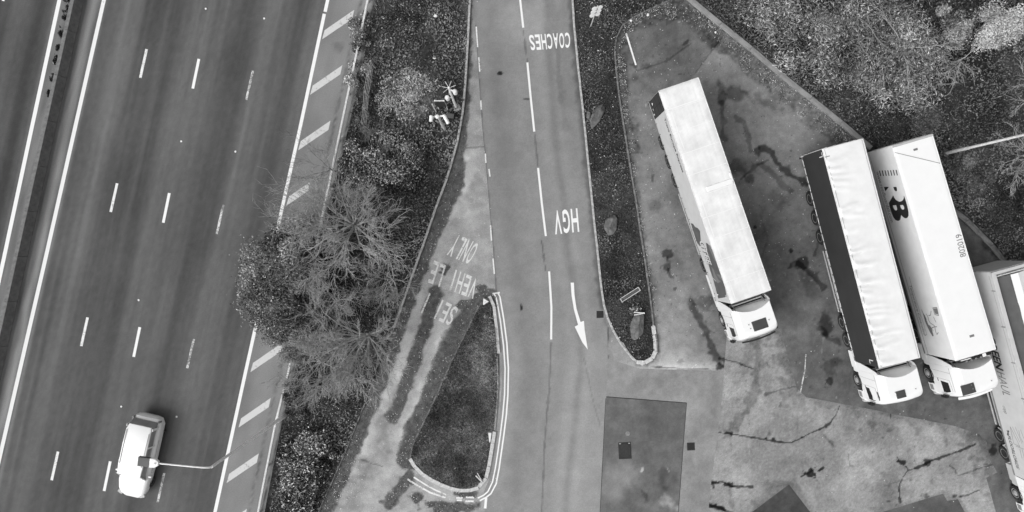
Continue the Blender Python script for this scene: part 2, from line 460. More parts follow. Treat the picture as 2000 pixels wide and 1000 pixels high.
for p in ([(1010,-100),(1016,0),(1022,54)],[(1030,122),(1036.5,190),(1043.5,257)],[(1051,328),(1058,395),(1066,461)],[(1072.5,530),(1077,600),(1076.5,663)]):
    ribbon('lane_dash', p, 4.0, .004, M['line'], SRD)
word_on_road('COACHES', [(1114,63),(1031,68.5),(1036,98.5),(1115,93)], SRD, M['line'], bold=.02)
word_on_road('HGV', [(1129,406.5),(1080,411.5),(1083,458),(1133,452.5)], SRD, M['line'], bold=.02)
# arrow pointing down the road
polysheet('painted_arrow', [(1114.5,552),(1121,552),(1122,575),(1126,603),(1134,629),(1140.5,626.5),(1142,645),(1148,683),(1137,668),(1122.5,638),(1129,634.5),(1121,605),(1116.5,578)], .004, M['line'], SRD)
# remains of the edge line on the seam
for a, b in (((930,52),(933,92)),((935,112),(937,140)),((939,196),(940,214)),((955,330),(957,345)),((958,440),(960,470)),((963,505),(965.5,535)),((948,300),(949,318))):
    ribbon('edge_line', [a, b], 2.6, .004, M['worn'], SRD)
DY_O = [(973,573),(976.5,580),(984,624),(990,670),(993,720),(992,770),(989,810),(984,850),(979,885),(975,914),(969,945),(959,964),(950,971),(937,978)]
DY_I = [(963.5,573),(969,580),(977,624),(983.5,675),(986.5,720),(985.5,770),(982,810),(977,850),(972,885),(967.5,914),(962,941),(953,960),(945,967),(933,973)]
ribbon('kerbside_line', DY_O, 2.9, .004, M['line'], SRD); ribbon('kerbside_line', DY_I, 2.7, .004, M['line'], SRD)
ribbon('kerbside_line', [(962,573.5),(976.4,571.5)], 3.0, .0045, M['line'], SRD)
ribbon('kerbside_line', [(949.5,972),(947.5,993)], 5, .0055, M['line'], SRD)

# ---- old slip road with moss
SLIP = [(880,-100),(930,-100),(945,100),(955,240),(972,480),(980,600),(985,700),(985,960),(955,1000),(950,1100),(540,1100),(640,960),(700,800),(760,640),(800,520),(840,400),(865,340),(882,270),(895,200),(900,100)]
def isl_d(U, V): return seg_dist(U, V, ISL_L)
def moss_mask(U, V):
    n = fbm(U, V, 16, 71, 4); n2 = fbm(U, V, 7, 72, 3)
    dk = seg_dist(U, V, K1)+n*5+n2*1.2
    w = np.interp(V, [0,140,230,300,360,420,500,600,800,1000], [3,8,12,18,36,30,22,20,26,26])
    m = sstep(w+4, w-3, dk)
    c = stroke(U, V, [(850,572),(834,630),(813,690),(796,740),(780,790),(766,815)], 12, .22, .3, 73)
    m = np.maximum(m, c)
    m = np.maximum(m, sstep(1.15, .85, isl_d(U, V)/np.interp(V, [560,600,640,700,900], [15,26,34,32,24])+n*.16))
    m = np.maximum(m, stroke(U, V, [(800,930),(778,960),(760,985)], 12, .3, .3, 74))
    for a in ((869,528,9,15,20),(812,972,13,11,0),(880,992,56,12,-6),(912,965,26,9,0),(905,595,14,10,0),(850,985,30,8,0),(940,562,15,8,0)):
        m = np.maximum(m, blob(U, V, *a, .4, .3, 75))
    return np.clip(m, 0, 1)
def p_slip(U, V):
    t = 166+fbm(U, V, 34, 81, 4)*17+fbm(U, V, 10, 82, 3)*10
    t = t-14*sstep(330, 200, V)+4*sstep(340, 420, V)*sstep(480, 400, V)
    t = t+30*blob(U, V, 905, 335, 26, 40, 10, .6, .8, 83)+22*blob(U, V, 890, 400, 20, 40, 10, .6, .8, 84)
    t = t-12*stroke(U, V, [(925,330),(945,420),(950,560)], 22, .6, .8, 85)
    t = t+16*stroke(U, V, [(868,640),(845,720),(810,800),(785,850)], 11, .5, .8, 86)
    t = t+12*stroke(U, V, [(800,660),(770,740),(730,820),(705,880)], 13, .5, .8, 87)
    t = t-18*stroke(U, V, [(775,760),(735,860),(690,990)], 14, .7, .9, 88)
    t = t-45*stroke(U, V, [(706,898),(722,903),(748,912)], 1.3, .9, .6, 89)
    t = t-40*stroke(U, V, [(905,289),(946,287)], 1.2, .5, .6, 90)
    m = moss_mask(U, V)*.88
    mt = 84+fbm(U, V, 6, 91, 3)*20
    return t*(1-m)+mt*m
SL = tag(sheet('slip_road', SLIP, .075, -.006, p_slip, M['slab']), kind='structure')
for wd, q, sk in (('ONLY', [(938,477),(891,457),(871,497),(917,517)], ()),
                  ('VEHICLE', [(936,546),(847,508),(834,551),(925,584)], (4,)),
                  ('SEIVICE', [(897,602),(808,557),(792,597),(880,637)], (3,5,6))):
    o = word_on_road(wd, q, SL, M['word'], sk, bold=.012)
    for v in o.data.vertices: v.co.z = .0
ribbon('kerbside_line', [(796,936),(815,948),(840,962),(870,972)], 3.4, 0., M['worn'], SL)
ribbon('kerbside_line', [(808,932),(830,946),(850,957),(871,966)], 3., 0., M['worn'], SL)
for a, b in (((891,972.5),(904,972.5)),((892,977),(902,977)),((910,971),(926,972)),((909,978.5),(925,979))):
    ribbon('kerbside_line', [a, b], 3.2, 0., M['worn'], SL)

# ---- lorry park
LP = [(1105,-100),(2160,-100),(2160,1100),(1150,1100),(1165,1000),(1172,880),(1178,778),(1180,640),(1150,500),(1130,250)]
def p_lorry(U, V):
    n = fbm(U, V, 55, 101, 4); n2 = fbm(U, V, 12, 102, 3)
    t = 115+n*13+n2*8+fbm(U, V, 5, 166, 2)*5
    t = t+16*sstep(1330, 1250, U)*sstep(140, 260, V)                                # lane beside the verge
    t = t-12*sstep(60, 20, seg_dist(U, V, [(1300,60),(1330,120)]))-8*blob(U, V, 1300, 90, 90, 50, 0, .4, .9, 103)
    d = (U-1350)*.78+(V-150)*.62                                                     # paler surfacing right of the diagonal joint
    t = t+22*sstep(-2, 3, (U-1405)*.80-(V-80)*-.60)*sstep(420, 250, V)*sstep(1260, 1350, U)
    t = t-14*sstep(-4, 4, (U-1475)*.78+(V-455)*.62)*sstep(1420, 1460, U)             # dark middle bay between the lorries
    t = t-4*sstep(1560, 1640, U)
    t = t+34*sstep(8, -4, U-np.interp(V, [560,640,766,775,1000], [1420,1415,1410,1405,1400]))*sstep(700, 722, V)
    t = t+26*sstep(0, 40, V-np.interp(U, [1180,1420], [640,690]))*sstep(1420, 1400, U)*(.55+.45*sstep(1255, 1290, U))
    t = t+30*sstep(520, 690, V)*sstep(1440, 1330, U)*sstep(1255, 1290, U)
    t = t+6*stroke(U, V, [(1260,200),(1290,330),(1330,480)], 14, .6, .8, 104)
    # oil and wet marks
    for a, k in (((1428,180,38,16,18,.5,.5,105),44),((1410,196,11,20,0,.5,.4,106),42),((1495,200,40,10,28,.6,.6,107),26),((1440,330,26,14,0,.6,.7,108),34),
                 ((1465,350,13,9,20,.5,.4,109),34),((1302,497,13,11,0,.6,.3,110),56),((1302,520,9,14,5,.6,.3,111),40),((1565,510,15,13,0,.5,.35,112),48),
                 ((1610,632,16,22,10,.5,.35,113),50),((1622,712,22,16,-10,.7,.5,114),28),((1580,560,18,30,-20,.6,.6,115),22),((1375,585,20,16,0,.7,.4,116),30),
                 ((1515,390,16,24,-15,.6,.6,117),20),((1620,745,8,10,0,.6,.3,118),50),((1319,564,4,4,0,.2,.3,119),50),((1474,444,4,4,0,.2,.3,120),55),((1545,490,4,5,0,.2,.3,121),60),
                 ((1275,350,3,9,0,.5,.4,122),40),((1285,400,14,12,0,.6,.7,123),20),((1556,770,6,4,0,.3,.3,124),60),((1405,715,7,9,0,.5,.3,125),60),((1330,707,8,6,0,.6,.5,126),30),
                 ((1210,50,16,14,0,.5,.7,127),20),((1238,127,7,6,0,.5,.4,128),40),((1262,129,10,7,0,.5,.5,129),26),((1240,150,8,14,0,.5,.6,130),20),((1940,880,9,16,0,.5,.4,131),55),
                 ((1925,770,12,9,0,.5,.5,132),25),((1410,90,40,14,20,.5,.7,133),26)):
        t = t-k*blob(U, V, *a)
    for pts, w, k, s in (([(1410,200),(1413,240),(1410,265),(1418,272)],4,36,141),([(1438,228),(1452,240),(1464,275),(1466,295)],5,30,142),
                      ([(1478,295),(1490,288),(1505,296),(1518,318),(1535,335),(1560,350),(1575,360)],5,62,143),([(1447,350),(1475,325),(1500,312)],2,34,144),
                      ([(1484,320),(1505,338),(1530,362),(1548,372)],5,30,145),([(1560,515),(1590,540),(1608,560)],5.5,44,146),([(1305,525),(1310,540)],4,40,147),
                      ([(1350,590),(1362,620),(1380,650),(1398,690),(1406,718)],6,52,148),([(1405,700),(1430,706),(1460,718)],1.8,55,149),
                      ([(1270,717),(1340,720),(1405,722)],1.3,80,150),([(1187,640),(1187,700),(1186,778)],1.2,40,151),([(1240,140),(1300,120),(1350,85)],1.5,24,152),
                      ([(1335,88),(1345,78)],2,40,153),([(1600,640),(1620,660),(1640,670)],6,34,154),([(1590,500),(1600,470)],3,24,155),
                      ([(1605,690),(1608,660)],1,-20,156),([(1575,720),(1560,770)],2,-14,157),([(1485,420),(1500,470),(1480,520)],2,12,158)):
        t = t-k*stroke(U, V, pts, w, .6, .4, s)
    t = t-30*sstep(1.5, .4, np.abs((U-1405)*.80+(V-80)*.60))*sstep(150, 140, V)*sstep(1300, 1350, U)*sstep(1420, 1410, U)
    # scatter of pale grit and dark drops
    h = vnoise(U*.21, V*.21, 161); t = t+46*sstep(.93, .97, h)*sstep(.4, .7, vnoise(U*.03, V*.03, 162))
    h = vnoise(U*.16, V*.16, 163); t = t-30*sstep(.94, .98, h)
    # soil washed against the kerbs and the top edge
    e = np.minimum(seg_dist(U, V, ER), seg_dist(U, V, K3))+fbm(U, V, 16, 164, 3)*8
    wd = np.where(V < 300, np.where(U > 1300, 40, 22), 9)
    t = t-42*sstep(wd+6, wd-6, e)*(.7+.5*fbm(U, V, 5, 165, 2))
    return t
LPK = tag(sheet('lorry_park', LP, .08, -.006, p_lorry, M['road']), kind='structure')

def p_conc(U, V):
    t = 150+fbm(U, V, 60, 201, 4)*18+fbm(U, V, 20, 202, 4)*11+fbm(U, V, 4, 200, 2)*7
    for a, k in (((1500,760,60,26,60,.6,.9,203),16),((1460,700,12,70,25,.6,.9,204),22),((1430,790,40,20,0,.6,.9,205),16),((1560,900,50,40,0,.6,.9,206),14),
                 ((1690,850,60,50,0,.6,.9,207),18),((1720,960,40,30,0,.6,.8,208),14),((1830,880,50,40,0,.6,.9,209),8),((1905,850,20,10,30,.5,.5,210),20),
                 ((1530,945,40,8,0,.6,.5,211),18),((1770,900,20,30,0,.6,.8,212),20),((1640,745,40,20,0,.6,.8,213),10)):
        t = t-k*blob(U, V, *a)
    for a, k in (((1763,904,10,5,10,.5,.3,214),95),((1812,903,9,7,0,.5,.3,215),80),((1582,922,10,8,20,.9,.3,216),100),((1602,917,8,4,-30,.8,.3,217),95),((1576,925,12,2.5,-25,.6,.3,218),90),
                 ((1808,968,8,6,0,.6,.3,219),50),((1865,968,5,4,0,.5,.3,220),60),((1426,948,14,4,8,.7,.3,221),90),((1395,942,10,3,10,.6,.3,222),80),((1400,990,18,4,18,.7,.3,223),85)):
        t = t-k*blob(U, V, *a)
    for pts, w, k, s in (([(1404,845),(1430,848),(1460,853),(1500,860),(1545,865),(1575,850),(1618,830),(1632,812),(1640,792)],1.05,90,231),([(1770,911),(1774,918),(1785,915),(1805,909),(1812,903),(1830,896),(1860,886),(1880,878),(1905,868)],1.7,85,232),
                      ([(1774,918),(1763,932),(1756,950),(1758,980)],1.3,85,233),([(1752,892),(1756,900)],1.2,80,234),([(1385,945),(1410,940),(1430,950),(1468,950)],1.6,85,235),
                      ([(1375,987),(1400,990),(1430,1002)],2.6,80,236),([(1875,969),(1890,967),(1912,957)],1.5,75,237),([(1425,846),(1460,800),(1475,760),(1482,700),(1480,655)],7,30,238),
                      ([(1495,770),(1530,760),(1567,752)],1.2,45,239),([(1855,910),(1866,917),(1868,925)],1.5,45,240),([(1700,960),(1730,948),(1800,928)],1,18,241),([(1740,808),(1738,818)],1.2,60,242),
                      ([(1610,850),(1628,872)],2,26,243),([(1870,930),(1920,912),(1945,905)],1.2,45,244),([(1425,945),(1430,990)],3,20,245),([(1656,885),(1660,912)],1,36,246),
                      ([(1430,846),(1418,846)],2,60,247),([(1405,700),(1440,708),(1470,720)],1.6,70,248)):
        t = t-k*stroke(U, V, pts, w, .7, .4, s)
    t = t-30*stroke(U, V, [(1524,640),(1540,700),(1556,758),(1575,776),(1650,790),(1739,808),(1804,820),(1864,832),(1914,849),(1928,880),(1940,930)], 15, .8, .9, 254)
    t = t-24*stroke(U, V, [(1465,1003),(1541,946),(1590,1010)], 7, .8, .9, 255)-20*stroke(U, V, [(1720,1001),(1770,986),(1842,964),(1871,975),(1884,1000)], 7, .8, .9, 256)
    h = vnoise(U*.5, V*.5, 251); t = t+16*(h-.5)+22*(vnoise(U*.9, V*.9, 252)-.5)
    h = vnoise(U*.14, V*.14, 253); t = t-40*sstep(.95, .99, h)
    return t
CONC = [(1420,650),(1416,700),(1412,760),(1402,845),(1388,950),(1375,1100),(1960,1100),(1945,1000),(1934,960),(1926,933),(1948,923),(1931,894),(1927,863),(1914,849),(1864,832),(1804,820),(1739,808),(1720,803),(1650,790),(1575,776),(1556,758),(1540,700),(1524,640),(1470,640)]
tag(sheet('concrete_slab', CONC, .075, -.002, p_conc, M['slab'], LPK), label='pale cracked concrete paving in front of the lorries')
def p_patch(base, seed, extra=()):
    def f(U, V):
        t = base+fbm(U, V, 40, seed, 4)*11+fbm(U, V, 12, seed+1, 3)*7+fbm(U, V, 4, seed+2, 2)*4
        for a, k in extra: t = t+k*blob(U, V, *a)
        return t
    return f
MIDS = [(1184,778),(1179,880),(1172,1000),(1168,1100),(1375,1100),(1388,950),(1402,845),(1412,760),(1416,724),(1250,720),(1187,700)]
sheet('asphalt_apron', MIDS, .085, -.003, p_patch(144, 301, [((1220,740,40,20,0,.5,.9,302),8),((1290,740,40,14,0,.5,.9,303),-12),((1345,900,12,26,0,.5,.8,304),-14),((1385,800,14,40,10,.5,.8,305),-8)]), M['road'], LPK)
sheet('tarmac_patch', [(1184,776),(1341,788),(1336,850),(1325,1000),(1318,1100),(1168,1100),(1172,1000)], .085, .001,
      p_patch(104, 311, [((1205,940,40,40,0,.5,.9,312),26),((1240,930,30,40,0,.5,.9,313),16),((1295,940,20,26,40,.5,.8,314),-26),((1262,970,7,14,-20,.5,.6,315),-30),((1310,985,20,14,30,.6,.7,316),46),((1254,918,3,5,30,.5,.5,317),70),((1305,918,9,2,60,.6,.5,318),50),((1250,820,40,10,10,.5,.9,319),-8)]), M['road'], LPK)
ribbon('patch_joint', [(1184,775),(1341,787)], 1.6, .002, M['iron'], LPK); ribbon('patch_joint', [(1341,787),(1336,850),(1325,1000)], 1.1, .002, M['iron'], LPK)
ribbon('patch_joint', [(1183,778),(1172,1000)], 1.0, .003, M['chassis'], LPK)
sheet('tarmac_patch', [(1541,946),(1590,1010),(1660,1100),(1380,1100),(1465,1003)], .085, .002, p_patch(74, 321), M['road'], LPK)
sheet('tarmac_patch', [(1842,964),(1850,978),(1871,975),(1884,1000),(1920,1100),(1560,1100),(1720,1001),(1770,986)], .085, .002, p_patch(92, 331), M['road'], LPK)
ribbon('bay_line', [(1223,65),(1230,88),(1242,127)], 3.2, 0., M['line'], LPK)
ribbon('bay_line', [(1574,692),(1572,722),(1563,768)], 2.2, 0.002, M['worn2'], LPK)
ribbon('bay_line', [(1351,719),(1364,709)], 2., 0., M['worn2'], LPK)

# ---- planted verges
def hum(seed, amp, sc=30):
    return lambda U, V: np.maximum(0, amp*(.5+.6*fbm(U, V, sc, seed, 3)))
VA = [(u+11 if v < 300 else u+7, v) for u, v in RAILG]
VA = K1+list(reversed(VA))
def p_va(U, V):
    t = 60+fbm(U, V, 40, 401, 4)*18+fbm(U, V, 9, 402, 3)*10
    t = t+60*blob(U, V, 800, 185, 50, 50, 0, .4, .8, 403)+22*blob(U, V, 730, 30, 20, 60, 10, .5, .9, 404)
    t = t+26*sstep(12, 2, seg_dist(U, V, K1))*sstep(300, 100, V)
    return t
tag(sheet('roadside_verge', VA, .16, .03, p_va, M['soil'], None, hum(405, .10)), kind='structure')
EV = EL+ER[1:]
def p_e(U, V):
    t = 54+fbm(U, V, 50, 411, 4)*14+fbm(U, V, 9, 412, 3)*9
    return t+12*sstep(560, 640, V)
tag(sheet('planted_verge', EV, .14, .03, p_e, M['soil'], None, hum(413, .05)), kind='structure')
ISL = ISL_R+ISL_B[1:]+ISL_L[1:-1]
def p_i(U, V):
    return 78+fbm(U, V, 36, 421, 4)*22+fbm(U, V, 8, 422, 3)*16+18*blob(U, V, 945, 720, 20, 60, 0, .5, .9, 423)
tag(sheet('grass_island', ISL, .12, .03, p_i, M['soil'], None, hum(424, .05)), kind='structure')
WD = [(u+5, v-6) for u, v in K3]+[(2200,-100),(1320,-100)]
def p_w(U, V):
    return 58+fbm(U, V, 60, 431, 4)*18+fbm(U, V, 9, 432, 3)*12+10*blob(U, V, 1860, 330, 50, 60, 0, .5, .9, 433)
tag(sheet('woodland_floor', WD, .18, .06, p_w, M['soil'], None, hum(434, .25, 50)), kind='structure')
TOPV = [(1335,-100),(1335,-30),(1310,0),(1348,0),(1290,-50),(1290,-100)]

# ================================================================== KERBS
def resample(pts, step):
    P = [Vector(W(u, v)) for u, v in pts]; out = []; acc = 0
    L = [0]
    for a, b in zip(P[:-1], P[1:]): L.append(L[-1]+(b-a).length)
    n = max(1, int(round(L[-1]/step))); res = []
    for i in range(n+1):
        s = L[-1]*i/n; j = 0
        while j < len(L)-2 and L[j+1] < s: j += 1
        t = (s-L[j])/max(1e-6, L[j+1]-L[j]); res.append(P[j].lerp(P[j+1], t))
    return res
def kerb(pts, label, w=.125, top=.11, step=.914, mat='kerb', var=.012, wob=0, jitter=.004):
    Q = resample(pts, step); k = empty('kerb', (*Q[0], 0)); tag(k, label, 'kerb', 'kerbs round the planted strips')
    mb = MB(); mb.box((0, 0, -.06+top/2-.03), (w, 1.0, top+.12)); me = mb.mesh('kerbstone', .012); me.materials.append(M[mat])
    rr = random.Random(len(pts)*7+int(w*100))
    for a, b in zip(Q[:-1], Q[1:]):
        d = b-a; o = bpy.data.objects.new('kerbstone', me); COL.objects.link(o); o.parent = k
        c = (a+b)/2-Q[0]; o.location = (c.x+rr.uniform(-jitter, jitter), c.y, rr.uniform(-var, var))
        o.rotation_euler = (0, 0, math.atan2(-d.x, d.y)+rr.uniform(-wob, wob)); o.scale = (1, d.length-.012, 1)
    return k
kerb(K1[:11], 'thin pale kerb between the scrubby roadside verge and the mossy slip road', .14, .19, mat='kerb')
kerb(K1[11:], 'half buried kerb beside the slip road at the bottom of the photo', .08, .14, mat='kerbmossy')
kerb(EL, 'long kerb between the service road and the narrow boulder strip', .13, .14, mat='kerb')
kerb(ER[3:16], 'dark mossy kerb between the boulder strip and the lorry park', .11, .14, mat='kerbmossy')
kerb(ER[15:], 'overgrown kerb round the top corner of the lorry park', .09, .12, mat='kerbmossy')
kerb([(1243,707),(1252,709),(1262,707),(1272,701),(1279,692),(1281,680),(1279,664),(1277,648),(1275,636)], 'wide worn kerb rounding the end of the boulder strip', .26, .15, .6, mat='kerbpale')
kerb([(1209,658),(1222,682),(1236,701),(1247,711),(1256,713)], 'double row of pale kerbstones at the tip of the boulder strip', .13, .10, .75, mat='kerbpale')
kerb([(971,700),(973,750),(970,800),(966,840)], 'kerb along the right edge of the grass island', .10, .13, mat='kerb')
kerb(ISL_R[:4], 'broken white kerbstones at the top right of the grass island', .20, .15, .8, mat='kerbpale', wob=.03)
kerb([(966,842),(960,880),(954,915),(948,938),(935,950)], 'wide pale kerb at the lower right of the grass island', .24, .15, .8, mat='kerbpale')
kerb(ISL_B, 'crumbling curved kerb along the bottom of the grass island', .24, .15, .7, mat='kerbpale', wob=.03)
kerb(ISL_L, 'mossy kerb along the left edge of the grass island', .10, .13, mat='kerbmossy')
kerb(K3[:9]+[(1700,290)], 'wide dusty concrete edging between the wood and the lorry park', .34, .16, 2.6, mat='edging', jitter=.012, wob=.006)
kerb(K3[10:17], 'concrete edging emerging right of the white refrigerated lorry', .34, .16, 2.2, mat='kerbmossy', jitter=.01)

# ================================================================== CONCRETE BARRIER ON THE CENTRAL RESERVE
def barrier():
    A = Vector(W(*cl(157, -110))); B = Vector(W(*cl(157, 1110)))
    t = empty('concrete_barrier', (*A, 0)); tag(t, 'long grimy concrete safety barrier down the central reserve', 'barrier')
    d = (B-A); L = d.length; n = 14; ang = math.atan2(-d.x, d.y)
    prof = [(-.26,0),(.26,0),(.26,.07),(.21,.14),(.18,.26),(.125,.74),(.115,.75),(-.115,.75),(-.125,.74),(-.18,.26),(-.21,.14),(-.26,.07)]
    mb = MB(); l = L/n-.02
    mb.loft([[(x, -l/2, z) for x, z in prof], [(x, l/2, z) for x, z in prof]])
    me = mb.mesh('barrier_segment'); me.materials.append(M['barrier']); me.materials.append(M['barriertop'])
    for p in me.polygons:
        if p.normal.z > .6 and p.center.z > .7: p.material_index = 1
    for i in range(n):
        o = bpy.data.objects.new('barrier_segment', me); COL.objects.link(o); o.parent = t
        c = d*(i+.5)/n; o.location = (c.x, c.y, 0); o.rotation_euler = (0, 0, ang)
barrier()

# ---- steel guard rail
def guardrail():
    P = [Vector((*W(u, v), 0)) for u, v in RAILG]
    t = empty('guard_rail', tuple(P[0])); tag(t, 'galvanised steel guard rail between the hard shoulder and the scrub', 'guard rail')
    Q = [Vector((*q, 0))-P[0] for q in resample(RAILG, 3.2)]
    pm = MB(); pm.box((.10, 0, .3), (.06, .11, .75)); pme = pm.mesh('post', .004); pme.materials.append(M['galvd'])
    prof = [(-.05,.45),(.03,.50),(-.05,.56),(-.05,.60),(.03,.66),(-.05,.72),(.05,.76),(.06,.74),(-.02,.69),(.05,.66),(0,.59),(.05,.5),(-.02,.45)]
    for a, b in zip(Q[:-1], Q[1:]):
        d = b-a; ang = math.atan2(-d.x, d.y); L = d.length-.01
        mb = MB(); mb.loft([[(x, 0, z) for x, z in prof], [(x, L, z) for x, z in prof]])
        o = mb.build('beam', M['palesteel'], t); o.location = a; o.rotation_euler = (0, 0, ang)
        o = bpy.data.objects.new('post', pme); COL.objects.link(o); o.parent = t; o.location = a; o.rotation_euler = (0, 0, ang)
guardrail()

# ---- drain grates and manhole
def grate(u, v, s, label, ang=0, frame='grey'):
    t = empty('drain_grate', (*W(u, v), 0), ang); tag(t, label, 'drain grate')
    f = MB()
    for sx, sy, a, b in ((-1,0,.05,s+.05),(1,0,.05,s+.05)): f.box((sx*s/2, 0, .003), (a, b, .012))
    for sy in (-1, 1): f.box((0, sy*s/2, .004), (s-.05, .05, .012))
    f.build('frame', M[frame], t)
    m = MB(); m.box((0, 0, .0045), (s-.06, s-.06, .002)); m.build('pit', M['black'], t)
    for i in range(6):
        b = MB(); b.box(((i-2.5)*s/7, 0, .010), (s/20, s-.07, .006), Matrix.Rotation(.0, 3, 'Z')); b.build('bar', M['iron'], t)
grate(1172, 614, .52, 'square drain grate in the road beside the tip of the boulder strip', .03)
grate(1349.5, 872, .46, 'square black drain grate right of the dark tarmac patch', .05, 'iron')
mh = empty('manhole', (*W(1220.5, 880), 0), .05); tag(mh, 'dark double manhole cover set in the tarmac patch', 'manhole')
m = MB(); m.box((0, 0, .006), (.84, 1.1, .014)); m.build('frame', M['chassis'], mh, .12)
m = MB(); m.lathe([(.37,.012),(.36,.018),(.30,.018),(.29,.015),(.02,.015)], 28); o = m.build('cover', M['iron'], mh); o.scale = (1, 1.25, 1)
for sx in (-.3, .3):
    m = MB(); m.box((sx, .47, .017), (.12, .06, .008)); m.build('lug', M['rim'], mh)
tag(empty('valve_cover', (*W(1226, 847), 0)), 'small round valve cover just above the manhole', 'valve cover')
vc = bpy.data.objects['valve_cover']; m = MB(); m.lathe([(.15,.001),(.145,.009),(.09,.010),(.085,.006),(.02,.006)], 20); m.build('lid', M['galvd'], vc)

#@@NEXT
# ================================================================== LORRIES
def vframe(rear, front, z=4.0):
    a = Vector((*W(*rear, z), 0)); b = Vector((*W(*front, z), 0)); f = (b-a).normalized()
    return b, f, Vector((f.y, -f.x, 0)), (b-a).length
class Veh:
    """frame of one vehicle: origin at the trailer front on the ground, +y forwards, +x its right-hand side"""
    def __init__(s, rear, front, z=4.0): s.o, s.f, s.r, s.L = vframe(rear, front, z); s.ang = math.atan2(-s.f.x, s.f.y)
    def on_side(s, u, v, x=1.275):           # where the side of the vehicle lies on a sight line: (along, height)
        den = (u-1000)*s.r.x+(500-v)*s.r.y
        k = (x+s.o.dot(s.r))/den
        p = Vector(((u-1000)*k, (500-v)*k, 0))-s.o
        return p.dot(s.f), CAM_H-1333.333*k
    def on_top(s, u, v, z):
        p = Vector((*W(u, v, z), 0))-s.o; return p.dot(s.r), p.dot(s.f)
def roundrect(x0, x1, z0, z1, r, n=4):
    p = []
    for cx, cz, a0 in ((x1-r, z1-r, 0), (x0+r, z1-r, 90), (x0+r, z0+r, 180), (x1-r, z0+r, 270)):
        for i in range(n+1):
            a = R(a0+90*i/n); p.append((cx+r*math.cos(a), cz+r*math.sin(a)))
    return p
MROTX = Matrix.Rotation(math.pi/2, 3, 'Y')
_tm = {}
def wheel(parent, x, y, r=.5, w=.34, front=False, name='wheel'):
    if 't' not in _tm:
        m = MB(); m.lathe([(.30,-.16),(.36,-.17),(.47,-.165),(.50,-.12),(.5,.12),(.47,.165),(.36,.17),(.30,.16)], 26, MROTX); _tm['t'] = m.mesh('tyre', smooth=True); _tm['t'].materials.append(M['rubber'])
        m = MB(); m.lathe([(.30,.12),(.305,.168),(.27,.165),(.25,.10),(.17,.04),(.16,.05),(.13,.06),(.12,.14),(.06,.15)], 24, MROTX)
        for i in range(10):
            a = 2*math.pi*i/10; m.box((.055, .145*math.cos(a), .145*math.sin(a)), (.03, .03, .03))
        _tm['d'] = m.mesh('rim', smooth=True); _tm['d'].materials.append(M['rimd'])
        m = MB(); m.lathe([(.30,.12),(.305,.168),(.28,.165),(.25,.14),(.17,.17),(.16,.19),(.09,.20),(.085,.23),(.05,.235)], 24, MROTX)
        for i in range(10):
            a = 2*math.pi*i/10; m.box((.185, .13*math.cos(a), .13*math.sin(a)), (.04, .03, .03))
        _tm['f'] = m.mesh('rim', smooth=True); _tm['f'].materials.append(M['rim'])
    t = link(name, _tm['t'], None, parent); t.location = (x, y, r); s = 1 if x > 0 else -1
    t.scale = (s, r/.5, r/.5)
    rim = link('rim', _tm['f' if front else 'd'], None, t)
    return t
def strokes(m, V, lines, w, x=1.281):
    """thin printed lines on the right-hand side panel"""
    for ln in lines:
        P = [V.on_side(u, v) for u, v in ln]
        for (a, b), (c, d) in zip(P[:-1], P[1:]):
            L = math.hypot(c-a, d-b)+1e-6; nx, nz = -(d-b)/L*w/2, (c-a)/L*w/2
            m.add([(x, a-nx, b-nz), (x, c-nx, d-nz), (x, c+nx, d+nz), (x, a+nx, b+nz)], [(0,1,2,3)])
def text_side(parent, txt, y0, y1, z0, z1, mat, x=1.282, bold=0., shear=0., name='lettering', y_slope=0.):
    v, f, ar = glyphs(txt, bold, shear); m = MB()
    m.add([(x, y0+(y1-y0)*s, z0+(z1-z0)*t+y_slope*s) for s, t in v], f)
    return m.build(name, mat, parent)
def poly_side(parent, V, pts, mat, x=1.280, name='side_graphic', x0=1.275):
    m = MB(); m.add([(x, *V.on_side(u, v, x0)) for u, v in pts], [tuple(range(len(pts)))]); return m.build(name, mat, parent)

